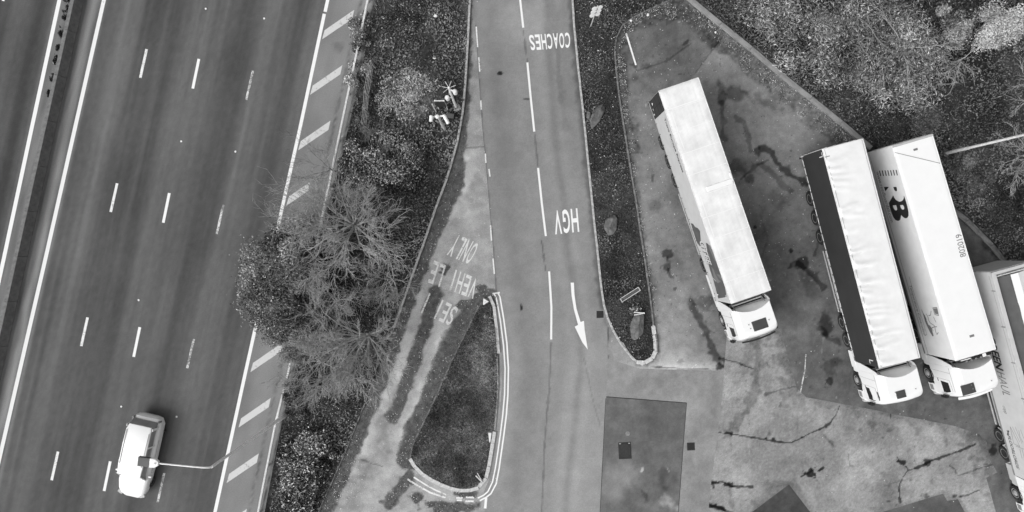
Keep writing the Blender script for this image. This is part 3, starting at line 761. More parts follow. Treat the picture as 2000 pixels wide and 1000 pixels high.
def tractor(t, paint, hatch, style, three_axle=True, skirt_mat=None, hatchpos=1.85):
    """cab, fairings, deflector and chassis; trailer front at y=0"""
    sk = skirt_mat or paint
    def plan(yr, yf, hw, rf, conc, z, bul=.06):
        p = []
        for i in range(9):
            s = -1+2*i/8; p.append((s*hw, yr+conc*(1-s*s), z))
        for i in range(7):
            a = R(90*i/6); p.append((hw-rf+rf*math.cos(a), yf-bul-rf+rf*math.sin(a), z))
        for i in range(1, 4):
            s = 1-2*i/4; p.append(((hw-rf)*s, yf-bul*s*s, z))
        for i in range(7):
            a = R(90+90*i/6); p.append((-hw+rf+rf*math.cos(a), yf-bul-rf+rf*math.sin(a), z))
        return p
    m = MB()
    top = 3.78 if style != 'c' else 3.72
    secs = [(.62,2.74,1.245,.22,0,1.02),(.62,2.80,1.25,.22,0,1.35),(.6,2.79,1.25,.24,0,1.75),(.58,2.68,1.245,.26,0,2.6),(.56,2.60,1.235,.28,0,3.0),
            (.55,2.52,1.20,.30,.16,3.25),(.55,2.46,1.14,.32,.24,3.5),(.57,2.36,1.07,.30,.28,top-.08),(.60,2.25,1.02,.28,.28,top)]
    m.loft([plan(*s) for s in secs], cap0=True, cap1=True)
    cabm = m.mesh('cab', .0, True); cab = link('cab', cabm, paint, t)
    # wheel arch, bumper, lower body
    m = MB()
    m.loft([plan(2.02,2.74,1.24,.24,0,.34), plan(2.02,2.84,1.25,.24,0,.6), plan(2.02,2.80,1.25,.22,0,1.02)]); m.build('bumper', paint, t, 0, True)
    m = MB(); m.box((0, .62, .75), (2.46, .34, .56)); m.build('rear_step', sk, t, .03)
    for s in (-1, 1):
        m = MB(); P = [(s*1.235, 1.4+.62*math.cos(R(a)), .5+.62*math.sin(R(a))) for a in range(-5, 186, 19)]
        m.tube([(p[0], p[1], p[2]) for p in P], .045, 6); m.build('wheel_arch', M['black'], t)
    m = MB(); m.box((0, 1.3, .85), (2.2, 1.3, .34)); m.build('engine_underside', M['chassis'], t)
    for s in (-1, 1):
        # side window, door seams, step, mirror, headlight
        m = MB(); x = s*1.2495
        q = {'a': [(1.72,1.78),(2.36,1.80),(2.36,2.1),(2.24,2.62),(1.74,2.62)], 'b': [(1.62,1.5),(2.42,1.62),(2.42,2.2),(2.26,2.95),(2.02,3.02),(1.7,2.9)], 'c': [(1.66,1.78),(2.40,1.82),(2.40,2.1),(2.26,2.55),(1.68,2.52)]}[style]
        qx = lambda z: s*(1.2535-.005*max(0, (z-1.75)/.85)-.01*max(0, (z-2.6)/.4))
        m.add([(qx(z), y, z) for y, z in q]+[(qx(z)-s*.02, y, z) for y, z in q], [tuple(range(len(q))), tuple(reversed(range(len(q), 2*len(q))))]+[(i, (i+1) % len(q), len(q)+(i+1) % len(q), len(q)+i) for i in range(len(q))])
        m.build('side_window', M['glass'], t)
        m = MB()
        for a, b in (((1.5,1.1),(1.5,2.72)), ((1.5,2.72),(2.2,2.78)), ((1.0,1.05),(1.0,2.95)), ((.64,2.98),(2.2,2.98))):
            m.bar((s*1.2475, a[0], a[1]), (s*1.2475, b[0], b[1]), .012, .012)
        m.build('panel_seam', M['grey'], t)
        m = MB(); m.box((s*1.25, 1.62, 1.55), (.04, .2, .05)); m.build('door_handle', M['black'], t, .01)
        m = MB(); m.box((s*1.40, 2.60, 2.05), (.22, .14, .5)); m.bar((s*1.2, 2.56, 2.2), (s*1.36, 2.6, 2.2), .05); m.build('mirror', M['black'], t, .03)
        m = MB(); m.box((s*1.06, 2.73, .72), (.40, .2, .26), Matrix.Rotation(-s*.32, 3, 'Z')); m.build('headlight', M['lgrey'], t, .04)
        m = MB(); m.box((s*1.245, 2.30, .62), (.06, .36, .34)); m.build('step', M['grey'], t, .02)
        # rear fairing closing the gap to the trailer
        m = MB()
        e = [(.66,1.0),(.06,1.0),(.08,1.6),(.22,2.5),(.40,3.2),(.56,3.42),(.66,3.3)]
        o_ = [(s*(1.245-.03*max(0,(z-2.8)/.6)), y, z) for y, z in e]; i_ = [(s*(1.205-.03*max(0,(z-2.8)/.6)), y, z) for y, z in e]
        n = len(e); m.add(o_+i_, [tuple(range(n)), tuple(reversed(range(n, 2*n)))]+[(i, (i+1) % n, n+(i+1) % n, n+i) for i in range(n)])
        m.build('side_fairing', paint, t)
        # low skirt and tank between the axles
        y0 = -.62 if three_axle else -1.72
        m = MB(); m.box((s*1.17, (y0+.5)/2, .68), (.16, .5-y0, .62)); m.build('side_skirt', sk, t, .03)
        m = MB(); m.box((s*1.0, (y0+.4)/2, .72), (.3, .36-y0, .5)); m.build('fuel_tank', M['galvd'], t, .05)
        if style == 'a':
            for i in range(3):
                m = MB(); m.box((s*1.252, .02-.09*i, .72), (.012, .04, .34)); m.build('vent', M['black'], t)
    # windscreen and visor at the front
    m = MB(); P = []
    for z, yy, hw in ((1.62,2.815,1.12),(2.2,2.765,1.12),(2.75,2.67,1.08)):
        for i in range(7):
            s = -1+2*i/6; P.append((hw*s, yy-.05*s*s-.06*abs(s)**4, z))
    m.add(P, [(r*7+i, r*7+i+1, (r+1)*7+i+1, (r+1)*7+i) for r in range(2) for i in range(6)]); m.build('windscreen', M['glass'], t, 0, True)
    m = MB(); m.box((0, 2.80, 1.2), (1.7, .06, .5)); m.build('grille', M['black'], t, .02)
    vis = M['white'] if style == 'c' else M['black']
    if style != 'b':
        m = MB()
        for i in range(6):
            a, b = -1+2*i/6, -1+2*(i+1)/6
            m.bar((1.08*a, 2.79-.10*a*a, 2.82), (1.08*b, 2.79-.10*b*b, 2.82), .16 if style == 'c' else .1, .03)
        m.build('sun_visor', vis, t)
    # roof hatch
    hx, hy, hu, hv = hatch
    m = MB(); m.box((hx, hy, top+.005), (hu, hv, .05)); m.build('roof_hatch', M['hatchglass'], t, .012 if style == 'b' else .03)
    m = MB()
    for px, py in ((-.62, hy-.1), (.6, hy+.05), (.63, hy-.2)):
        m.lathe([(.03, 0), (.03, .05), (.01, .06)], 8, c=(px, py, top))
    m.build('marker_lamp', M['grey'], t)
    # recess behind the deflector: slatted deck, supports, hoses
    m = MB(); m.box((0, .52, 2.72), (2.2, .5, .06)); m.build('rear_deck', M['mgrey'], t)
    for i in range(5):
        m = MB(); m.box((0.02, .20+.15*i, 2.86+.05*i), (1.9, .07, .035)); m.build('deck_slat', M['lgrey'] if i % 2 else M['grey'], t, .008)
    for s in (-1, 1):
        m = MB(); m.bar((s*.95, .30, 2.8), (s*.95, .72, 3.4), .05); m.build('deflector_strut', M['grey'], t)
    m = MB(); m.box((0, .50, 1.9), (2.3, .12, 1.7)); m.build('cab_rear_wall', M['chassis'], t)
    # chassis frame, fifth wheel, mudguards
    m = MB()
    for s in (-1, 1): m.box((s*.42, -1.0, .92), (.1, 5.4, .26))
    m.build('chassis_rail', M['chassis'], t)
    for s in (-1, 1):
        wheel(t, s*1.06, 1.4, .5, front=True)
        for y in ((-1.29, -2.47) if three_axle else (-2.38,)):
            wheel(t, s*1.08, y, .5)
            m = MB()
            P = [(y+.58*math.cos(R(a)), .5+.58*math.sin(R(a))) for a in range(20, 161, 20)]
            for (a, b), (c, d) in zip(P[:-1], P[1:]):
                m.add([(s*.9, a, b), (s*1.24, a, b), (s*1.24, c, d), (s*.9, c, d)], [(0,1,2,3)])
            m.build('mudguard', M['chassis'], t)
    return cab

def trailer(t, L, body_mat, roof_h, roof_mat, side_mat, guard_mat=None, bottom=1.12, trim=None, guard=(-7.4,-3.3), roof_top=4.0, roof_inset=.0):
    hw = 1.275
    b = MB(); b.box((0, -L/2, (bottom+roof_top-.04)/2), (2*hw-.02, L-.04, roof_top-.04-bottom)); tb = b.build('trailer_body', body_mat, t)
    # roof sheet
    nx, ny = 25, 150; xs = np.linspace(-hw, hw, nx); ys = np.linspace(-L, 0, ny); X, Y = np.meshgrid(xs, ys)
    Z = roof_top-.035*sstep(hw-.12, hw, np.abs(X))+roof_h(X, Y)
    idx = np.arange(nx*ny).reshape(ny, nx); F = np.stack([idx[:-1,:-1].ravel(), idx[:-1,1:].ravel(), idx[1:,1:].ravel(), idx[1:,:-1].ravel()], 1)
    Vv = np.stack([X.ravel(), Y.ravel(), Z.ravel()], 1)
    rf = link('roof_sheet', npmesh('roof_sheet', Vv, F), roof_mat, t, True)
    for s in (-1, 1):
        m = MB(); m.box((s*(hw-.012), -L/2, (bottom+roof_top-.06)/2), (.024, L, roof_top-.06-bottom)); m.build('side_panel', side_mat, t)
        m = MB(); m.box((s*(hw-.02), -L/2, roof_top-.045), (.05, L+.01, .06)); m.build('roof_rail', trim or body_mat, t, .008)
        m = MB(); m.box((s*(hw-.03), -L/2, bottom-.07), (.06, L, .14)); m.build('side_rave', guard_mat or M['galvd'], t)
        if guard:
            for z in (.50, .86):
                m = MB(); m.box((s*1.235, sum(guard)/2, z), (.035, guard[1]-guard[0], .11)); m.build('side_guard', M['lgrey'], t)
            for y in (guard[0]+.1, sum(guard)/2, guard[1]-.1):
                m = MB(); m.box((s*1.2, y, .78), (.04, .06, .7)); m.build('guard_bracket', M['chassis'], t)
        m = MB(); m.box((s*1.0, -3.0, .55), (.12, .12, .9)); m.build('landing_leg', M['chassis'], t)
    m = MB()
    for s in (-1, 1): m.box((s*.5, -L/2, .95), (.12, L-.5, .28))
    m.build('trailer_frame', M['chassis'], t)
    m = MB(); m.box((0, -L-.012, (bottom+roof_top)/2-.02), (2*hw-.06, .05, roof_top-bottom-.1)); m.build('rear_doors', body_mat, t, .01)
    for x in (-.9, -.35, .35, .9):
        m = MB(); m.bar((x, -L-.06, bottom+.1), (x, -L-.06, roof_top-.2), .03); m.build('lock_rod', M['galv'], t)
    m = MB(); m.box((0, -L+.08, .55), (2.4, .12, .14)); m.build('rear_bumper', M['chassis'], t)
    for s in (-1, 1):
        m = MB(); m.box((s*1.0, -L-.02, .85), (.4, .06, .14)); m.build('rear_light', M['grey'], t, .01)
        for y in (-8.2, -9.5, -10.8): wheel(t, s*1.07, y)
    return tb, rf
GRP = 'articulated lorries parked in the lorry park'

def lorry(rear, front, label, L=13.6):
    V = Veh(rear, front); t = empty('articulated_lorry', tuple(V.o), V.ang); tag(t, label, 'lorry', GRP); return V, t

# ---- lorry 1: pale curtain sider with a dark rear quarter
def lorry_one():
    V, t = lorry((1326,166), (1467.5,580), 'white lorry with a printed pale curtain and a roof flap, nearest the boulder strip')
    L = 13.5
    def rh(X, Y):
        z = .004*np.sin(X*38)+.006*fbm(X*10, Y*3, 6, 501, 3)
        for k in range(1, 11): z = z-.008*np.exp(-((Y+k*1.25)/.03)**2)
        return z+.012*np.exp(-((np.abs(X)-.95)/.03)**2)-.05*np.exp(-((Y+L-.0)/.05)**2)
    rm, nt, b = newmat('translucent_roof_sheet')
    f = n_noise(nt, 1.1, 4); tc = nt.nodes.new('ShaderNodeTexCoord'); wv = nt.nodes.new('ShaderNodeTexWave'); wv.bands_direction = 'X'
    wv.inputs['Scale'].default_value = 4; wv.inputs['Distortion'].default_value = 2; nt.links.new(tc.outputs['Object'], wv.inputs['Vector'])
    c = n_math(nt, 'MULTIPLY', n_map(nt, f, .3, .7, .62, .80), n_map(nt, wv.outputs['Fac'], 0, 1, .955, 1.03))
    nt.links.new(c, b.inputs['Base Color']); b.inputs['Roughness'].default_value = .55
    tb, rf = trailer(t, L, M['white2'], rh, rm, M['curtain'], trim=M['white2'], guard=(-7.3,-3.1), guard_mat=M['lgrey'])
    for k in range(1, 10):
        m = MB(); m.box((0, -L+k*L/10, 4.004), (2.4, .035, .008)); m.build('roof_seam', M['white'], t)
    for s in (-.95, .95):
        m = MB(); m.box((s, -L/2, 4.004), (.03, L-.4, .008)); m.build('roof_seam', M['white'], t)
    m = MB(); m.box((0, -L+1.25, 4.004), (2.42, .07, .012)); m.build('roof_seam', M['white'], t)
    a = V.on_top(1380, 367, 4.05); c = V.on_top(1432, 356, 4.05)
    m = MB(); m.box(((a[0]+c[0])/2, (a[1]+c[1])/2, 4.03), (abs(a[0]-c[0]), .30, .05)); m.build('roof_flap', M['white'], t, .02)
    m = MB(); m.box((c[0], c[1]-.35, 4.03), (.12, .55, .04)); m.build('roof_flap', M['white'], t, .02)
    # dark rear quarter with panel joints and emblems
    m = MB(); m.box((1.270, -L+.60, 2.54), (.03, 1.2, 2.82)); q = m.build('rear_quarter_panel', M['dgrey'], t)
    for z in (1.85, 2.65, 3.4):
        m = MB(); m.box((1.287, -L+.6, z), (.006, 1.2, .03)); m.build('panel_joint', M['black'], q)
    m = MB(); m.box((1.287, -L+.62, 2.54), (.006, .03, 2.8)); m.build('panel_joint', M['black'], q)
    for y, z, w, h in ((.30,1.78,.16,.26),(.62,1.55,.12,.2),(.92,1.38,.12,.22)):
        m = MB(); m.add([(1.289, -L+y-w/2, z-h/2), (1.289, -L+y+w/2, z-h/2), (1.289, -L+y+w*.2, z+h/2), (1.289, -L+y-w*.4, z+h*.4)], [(0,1,2,3)]); m.build('emblem', M['litter'], t)
    y0, z0 = V.on_side(1300, 229); y1, z1 = V.on_side(1336, 336)
    text_side(t, 'Trans Europe Express', y0+.0, y1, 3.12, 3.52, M['print'], bold=.02)
    text_side(t, 'transport and logistics', y0+1.4, y1-1.0, 2.92, 3.0, M['printg'])
    for i in range(17):
        m = MB(); m.box((1.282, -L+1.5+i*.72, 1.16), (.02, .035, .18)); m.build('curtain_buckle', M['print'], t)
    # printed picture at the front of the curtain
    P = lambda x, y: (1340+x*.18, 420+y*.18)
    g = MB(); n = 0
    for pts in ([(52,88),(75,95),(100,130),(128,142),(152,172),(158,250),(165,330),(150,340),(120,300),(80,200)],
                [(215,300),(238,312),(285,375),(320,450),(352,540),(395,640),(432,740),(444,800),(440,890),(350,905),(322,800),(296,700),(262,600),(240,520),(215,420),(230,380)]):
        P2 = [V.on_side(*P(*p)) for p in pts]
        P2 = [(y, min(3.88, max(1.14, z))) for y, z in P2]
        g.add([(1.2800, y, z) for y, z in P2], [tuple(range(len(P2)))])
    g.build('side_graphic', M['mgrey'], t)
    g = MB()
    for pts in ([(240,318),(262,330),(300,420),(335,500),(310,490),(268,400)],[(275,560),(300,590),(318,640),(350,700),(380,720),(345,740),(310,700)],[(330,640),(372,650),(405,715),(380,700)]):
        P2 = [V.on_side(*P(*p)) for p in pts]; g.add([(1.2815, y, min(3.9, z)) for y, z in P2], [tuple(range(len(P2)))])
    g.build('side_graphic', M['printg'], t)
    y0, z0 = V.on_side(*P(175, 280)); y1, z1 = V.on_side(*P(275, 545))
    text_side(t, 'GTEE', y0, y1, 1.75, 2.75, M['printl'], x=1.284, bold=.03, shear=.25)
    text_side(t, 'GTEE', y0+.05, y1+.05, 1.72, 2.72, M['print'], x=1.2825, bold=.05, shear=.25)
    g = MB(); strokes(g, V, [[P(190,380),P(240,560),P(290,680),P(325,720)], [P(200,420),P(255,600),P(330,860)], [P(215,480),P(270,640),P(345,890)]], .05, 1.283); g.build('side_stripe', M['printl'], t)
    for a, b in (((338,868),(350,862)),((430,870),(436,905))):
        m = MB(); strokes(m, V, [[P(*a), P(*b)]], .06, 1.284); m.build('side_marking', M['litter'], t)
    tractor(t, M['white'], (-.02, 1.78, .92, .62), 'a', three_axle=False)
lorry_one()

# ---- lorry 2: charcoal curtain sider with a creased white roof
def lorry_two():
    V, t = lorry((1646.5,282), (1758,709), 'white-cabbed lorry with a charcoal side curtain and a creased white roof')
    L = 13.6
    rr = random.Random(5); cr = [(-L+.5+i*.47+rr.uniform(-.12,.12), rr.uniform(.045,.11), rr.uniform(.09,.17), rr.uniform(-.18,.18), rr.uniform(.6,1.8)) for i in range(28)]
    def rh(X, Y):
        z = .01*fbm(X*10, Y*10, 8, 511, 3)
        for y0, a, w, s, ln in cr:
            yy = Y-y0-s*(X+1.2)-.05*np.sin(X*3+y0)
            # creases start at the right-hand roof edge and die out across the sheet
            z = z+(np.exp(-(yy/w)**2)-.7*np.exp(-((yy-w*1.5)/w)**2))*a*sstep(1.22-ln*1.3, 1.1, X)
        return z*sstep(1.27, 1.15, np.abs(X))
    tb, rf = trailer(t, L, M['white2'], rh, M['tarp'], M['dgrey'], trim=M['white2'], guard=(-7.3,-3.2), bottom=1.12)
    for s in (-1.16, 1.16):
        m = MB(); m.box((s, -L/2, 4.0), (.03, L-.1, .02)); m.build('roof_strap', M['lgrey'], t)
    for i in range(24):
        m = MB(); m.box((1.284, -L+.45+i*.55, 1.075), (.008, .43, .075)); m.build('reflective_strip', M['litter'], t)
    for y, z, w, h in ((-L+.42,3.62,.05,.42),(-L+.30,3.80,.28,.05),(-.38,3.25,.05,.42),(-.28,3.02,.26,.05)):
        m = MB(); m.box((1.284, y, z), (.006, w, h)); m.build('side_marking', M['litter'], t)
    m = MB(); m.box((1.1, -L+.5, 4.012), (.30, .05, .01)); m.build('roof_label', M['grey'], t)
    m = MB(); m.box((1.34, -L+.02, 1.25), (.14, .10, .2)); m.build('marker_lamp', M['lgrey'], t, .03)
    for i in range(4):
        m = MB(); m.box((1.24, -.5-.24*i, .98), (.08, .1, .12)); m.build('coupling_valve', M['lgrey'], t, .01)
    tractor(t, M['white'], (*V.on_top(1759.6, 770, 3.78), .57, .47), 'b', three_axle=True)
lorry_two()

# ---- lorry 3: white refrigerated box with big lettering
def lorry_three():
    V, t = lorry((1782,272.7), (1906,693), 'white refrigerated lorry lettered RB with 802019 on its smooth white roof')
    L = 13.45
    tb, rf = trailer(t, L, M['white'], lambda X, Y: .003*fbm(X*4, Y*4, 9, 521, 2), M['white'], M['white2'], trim=M['white'], guard=(-7.3,-3.2), bottom=1.02)
    for s in (-1, 1):
        m = MB(); m.box((s*1.282, -L/2, 1.32), (.006, L, .02)); m.build('side_trim', M['printg'], t)
    m = MB(); m.box((0, -.02, 3.96), (2.56, .1, .08)); m.build('front_trim', M['white'], t, .02)
    m = MB(); m.box((0, -L+.05, 3.995), (2.56, .14, .03)); m.build('rear_frame', M['lgrey'], t, .01)
    a = V.on_top(1748, 298, 4.0); c = V.on_top(1836, 319, 4.0)
    m = MB(); m.bar((a[0], a[1], 4.008), (c[0], c[1], 4.008), .03, .012); m.build('roof_tape', M['grey'], t)
    for u, v, w in ((1788,292,.18),(1898,656,.2)):
        p = V.on_top(u, v, 4.0); m = MB(); m.box((*p, 4.008), (w*1.4, w*.7, .01)); m.build('roof_label', M['printg'], t)
    # number on the roof, read along the lorry
    v, f, ar = glyphs('802019'); m = MB()
    b0 = V.on_top(1887, 500, 4.0); b1 = V.on_top(1877, 456, 4.0)
    ln = Vector((b1[0]-b0[0], b1[1]-b0[1])); up = Vector((1, 0))*.36
    m.add([(b0[0]+ln.x*s+up.x*q, b0[1]+ln.y*s, 4.007) for s, q in v], f); me = m.mesh('lettering')
    if me.polygons[0].normal.z < 0: me.flip_normals()
    link('lettering', me, M['printg'], t)
    # big letters on the side
    Q = lambda x, y: (1700+x*.12, 320+y*.12)
    for i in range(7):
        x = 145+i*45; y = 118-2*i
        poly_side(t, V, [Q(x-4,y-8), Q(x+12,y-8), Q(x+33,y+80), Q(x+17,y+82)], M['print'], name='side_bar')
    poly_side(t, V, [Q(220,375),Q(302,374),Q(246,446)], M['print'], name='lettering')
    poly_side(t, V, [Q(372,375),Q(424,374),Q(434,410),Q(434,436),Q(424,446),Q(408,444),Q(394,430)], M['print'], name='lettering')
    outer = [(372,512),(384,545),(410,580),(445,606),(480,616),(512,606),(535,585),(546,550),(546,515),(580,610),(605,700),(622,790),(622,840),(608,872),(585,886),(558,882),(530,862),(502,832),(497,870),(488,905),(468,926),(440,928),(405,910),(375,870),(345,800),(318,710),(302,636)]
    c1 = [(366,676),(420,670),(436,720),(436,748),(422,760),(400,752),(382,725)]; c2 = [(484,672),(530,668),(550,700),(551,730),(538,746),(516,742),(498,716)]
    poly_side(t, V, [Q(*p) for p in outer], M['print'], name='lettering')
    for c in (c1, c2): poly_side(t, V, [Q(*p) for p in c], M['white2'], 1.2815, 'lettering')
    y0, _ = V.on_side(*Q(100,130)); y1, _ = V.on_side(*Q(340,950))
    text_side(t, 'www.reedboardall.com', y0, y1, 1.50, 1.86, M['printg'])
    Q2 = lambda x, y: (1760+x*.14, 540+y*.14)
    y0, _ = V.on_side(*Q2(130,120)); y1, _ = V.on_side(*Q2(335,820))
    text_side(t, 'Temperature Controlled', y0, y1, 1.40, 1.72, M['printg'], shear=.1)
    g = MB(); strokes(g, V, [[Q2(150,130),Q2(360,810),Q2(330,825)], [Q2(112,0),Q2(150,130)]], .025); g.build('side_stripe', M['printg'], t)
    g = MB(); strokes(g, V, [[Q2(*p) for p in l] for l in ([(285,460),(320,540),(360,620),(410,700),(450,760)],[(350,520),(375,560),(385,610),(410,650),(445,672),(470,690)],[(420,480),(412,540),(385,545)],[(450,560),(470,600),(488,640)],[(440,440),(500,430),(525,545),(470,530),(445,445)],[(470,690),(480,760),(500,810),(520,780)],[(420,725),(455,705),(500,700)],[(450,830),(420,780),(380,700)])], .045); g.build('side_emblem', M['printg'], t)
    poly_side(t, V, [Q2(*p) for p in [(300,500),(330,540),(380,650),(430,740),(455,830),(440,835),(400,770),(340,640)]], M['printg'], name='side_emblem')
    poly_side(t, V, [Q2(*p) for p in [(352,600),(375,610),(398,660),(400,685),(380,670)]], M['white2'], 1.2815, 'side_emblem')
    poly_side(t, V, [Q2(*p) for p in [(450,450),(505,440),(520,530),(475,520)]], M['printg'], 1.2812, 'side_emblem')
    # refrigeration unit on the headboard
    m = MB(); m.box((-.1, .16, 3.1), (2.0, .34, 1.3)); fr = m.build('refrigeration_unit', M['black'], t, .05)
    for i in range(5):
        m = MB(); m.box((-.7+.3*i, .30, 3.765), (.1, .1, .03)); m.build('vent', M['grey'], fr)
    m = MB(); m.box((-.62, .22, 3.78), (.20, .2, .05)); m.build('unit_panel', M['litter'], t)
    m = MB(); m.box((.55, .16, 3.82), (.62, .05, .05)); m.build('unit_bracket', M['white'], t)
    tractor(t, M['white'], (*V.on_top(1891, 760, 3.72), .84, .62), 'c', three_axle=True)
lorry_three()

# ---- lorry 4: light grey walking-floor trailer with rolled sheet
def lorry_four():
    V0 = Veh((1982,519.5), (2091,911))
    rear = Vector((28.78, -1.01, 0)); f = Vector((.265, -.9642, 0)).normalized(); r = Vector((f.y, -f.x, 0))
    V = V0; V.f, V.r = f, r; V.o = rear - r*1.275 + f*13.6; V.ang = math.atan2(-f.x, f.y)
    t = empty('articulated_lorry', tuple(V.o), V.ang); tag(t, 'pale lorry with a sheeted bulk trailer lettered GREENHAUL, at the right edge of the photo', 'lorry', GRP)
    L = 13.6; hw = 1.275
    b = MB(); b.box((0, -L/2, 2.35), (2*hw-.04, L-.04, 2.5)); b.build('trailer_body', M['lgrey'], t)
    for s in (-1, 1):
        m = MB(); m.box((s*(hw-.02), -L/2, 2.52), (.04, L, 2.88)); m.build('side_panel', M['curtain'], t)
        m = MB(); m.box((s*(hw-.13), -L/2, 3.965), (.26, L, .07)); m.build('top_rail', M['curtain'], t, .01)
        m = MB(); m.box((s*(hw-.015), -L/2, 3.72), (.036, L-.4, .025)); m.build('panel_seam', M['grey'], t)
        m = MB(); m.box((s*(hw-.03), -L/2, 1.0), (.06, L, .14)); m.build('side_rave', M['galvd'], t)
        for z in (.50, .86):
            m = MB(); m.box((s*1.235, -5.3, z), (.035, 4.1, .11)); m.build('side_guard', M['lgrey'], t)
        for i in range(6):
            m = MB(); m.box((s*(hw+.012), -1.2-i*2.25, 3.78), (.03, .05, .30)); m.build('sheet_hook', M['grey'], t)
    m = MB(); m.box((0, -L+.09, 3.97), (2*hw, .18, .1)); m.build('rear_top_rail', M['curtain'], t, .01)
    m = MB(); m.box((0, -L+.32, 3.90), (2.0, .05, .08)); m.build('sheet_bow', M['galv'], t)
    m = MB(); m.box((0, -L-.02, 2.5), (2.5, .06, 2.8)); m.build('rear_doors', M['lgrey'], t)
    # sheet: dark grey slope on this side, white crown, pale far slope
    nx, ny = 20, 90
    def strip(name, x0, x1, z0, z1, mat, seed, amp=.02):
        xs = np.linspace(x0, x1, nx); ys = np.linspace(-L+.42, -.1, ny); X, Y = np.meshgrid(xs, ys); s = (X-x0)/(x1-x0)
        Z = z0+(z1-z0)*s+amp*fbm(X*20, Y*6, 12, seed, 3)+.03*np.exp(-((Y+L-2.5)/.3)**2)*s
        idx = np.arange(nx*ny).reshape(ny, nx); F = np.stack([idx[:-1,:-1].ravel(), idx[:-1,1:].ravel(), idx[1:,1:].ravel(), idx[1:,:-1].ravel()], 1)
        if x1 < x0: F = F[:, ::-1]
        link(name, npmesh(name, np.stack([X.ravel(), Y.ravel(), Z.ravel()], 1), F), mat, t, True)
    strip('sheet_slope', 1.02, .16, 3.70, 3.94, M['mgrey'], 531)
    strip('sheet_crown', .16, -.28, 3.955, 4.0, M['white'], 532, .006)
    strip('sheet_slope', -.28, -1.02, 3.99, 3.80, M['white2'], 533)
    m = MB(); m.box((.98, -L+1.25, 3.76), (.16, .5, .03), Matrix.Rotation(.05, 3, 'Z')); m.build('sheet_tag', M['litter'], t)
    m = MB(); m.bar((1.0, -L+.4, 3.73), (1.0, -.2, 3.73), .05); m.build('sheet_roller', M['dgrey'], t)
    Q = lambda x, y: (1920+x*.24, 660+y*.24)
    y0, z0 = V.on_side(1940, 668); ym, zm = V.on_side(*Q(160,270)); y1, z1 = V.on_side(*Q(215,478))
    text_side(t, 'GREEN', y0-.4, ym, 2.05, 2.72, M['print'], bold=.03, shear=.2); text_side(t, 'HAUL', ym+.08, y1, 2.05, 2.72, M['printg'], shear=.2)
    y0, _ = V.on_side(*Q(198,750)); y1, _ = V.on_side(*Q(268,1000)); 
    text_side(t, 'FLOORLORDS', y0+.35, y1+.55, 1.40, 1.66, M['print'], bold=.01, shear=.25)
    g = MB(); strokes(g, V, [[Q(195,752),Q(212,790)], [Q(212,755),Q(196,788)], [Q(204,750),Q(205,792)]], .05); g.build('side_emblem', M['print'], t)
    g = MB(); strokes(g, V, [[Q(*p) for p in l] for l in ([(222,722),(280,840),(300,885),(250,860),(222,722)],[(240,722),(300,850)],[(262,722),(318,860)],[(292,752),(300,800),(325,850)],[(305,745),(333,820)],[(268,880),(333,905)],[(300,905),(318,980)],[(318,905),(340,990)])], .03); g.build('side_emblem', M['printg'], t)
    y0, _ = V.on_side(*Q(125,540)); y1, _ = V.on_side(*Q(148,605)); text_side(t, 'copp', y0, y1, 1.62, 1.9, M['printg'], shear=.2)
    m = MB()
    for s in (-1, 1): m.box((s*.5, -L/2, .92), (.12, L-.5, .28))
    m.build('trailer_frame', M['chassis'], t)
    for s in (-1, 1):
        for y in (-8.2, -9.5, -10.8): wheel(t, s*1.07, y)
    tractor(t, M['white'], (0, 1.85, .6, .5), 'b', three_axle=True, skirt_mat=M['lgrey'])
    for s in (-1, 1):
        for y in (-1.29, -2.47):
            m = MB(); P = [(y+.60*math.cos(R(a)), .5+.60*math.sin(R(a))) for a in range(10, 171, 16)]
            m.tube([(s*1.225, a, b) for a, b in P], .04, 6); m.build('mudguard_rim', M['lgrey'], t)
lorry_four()

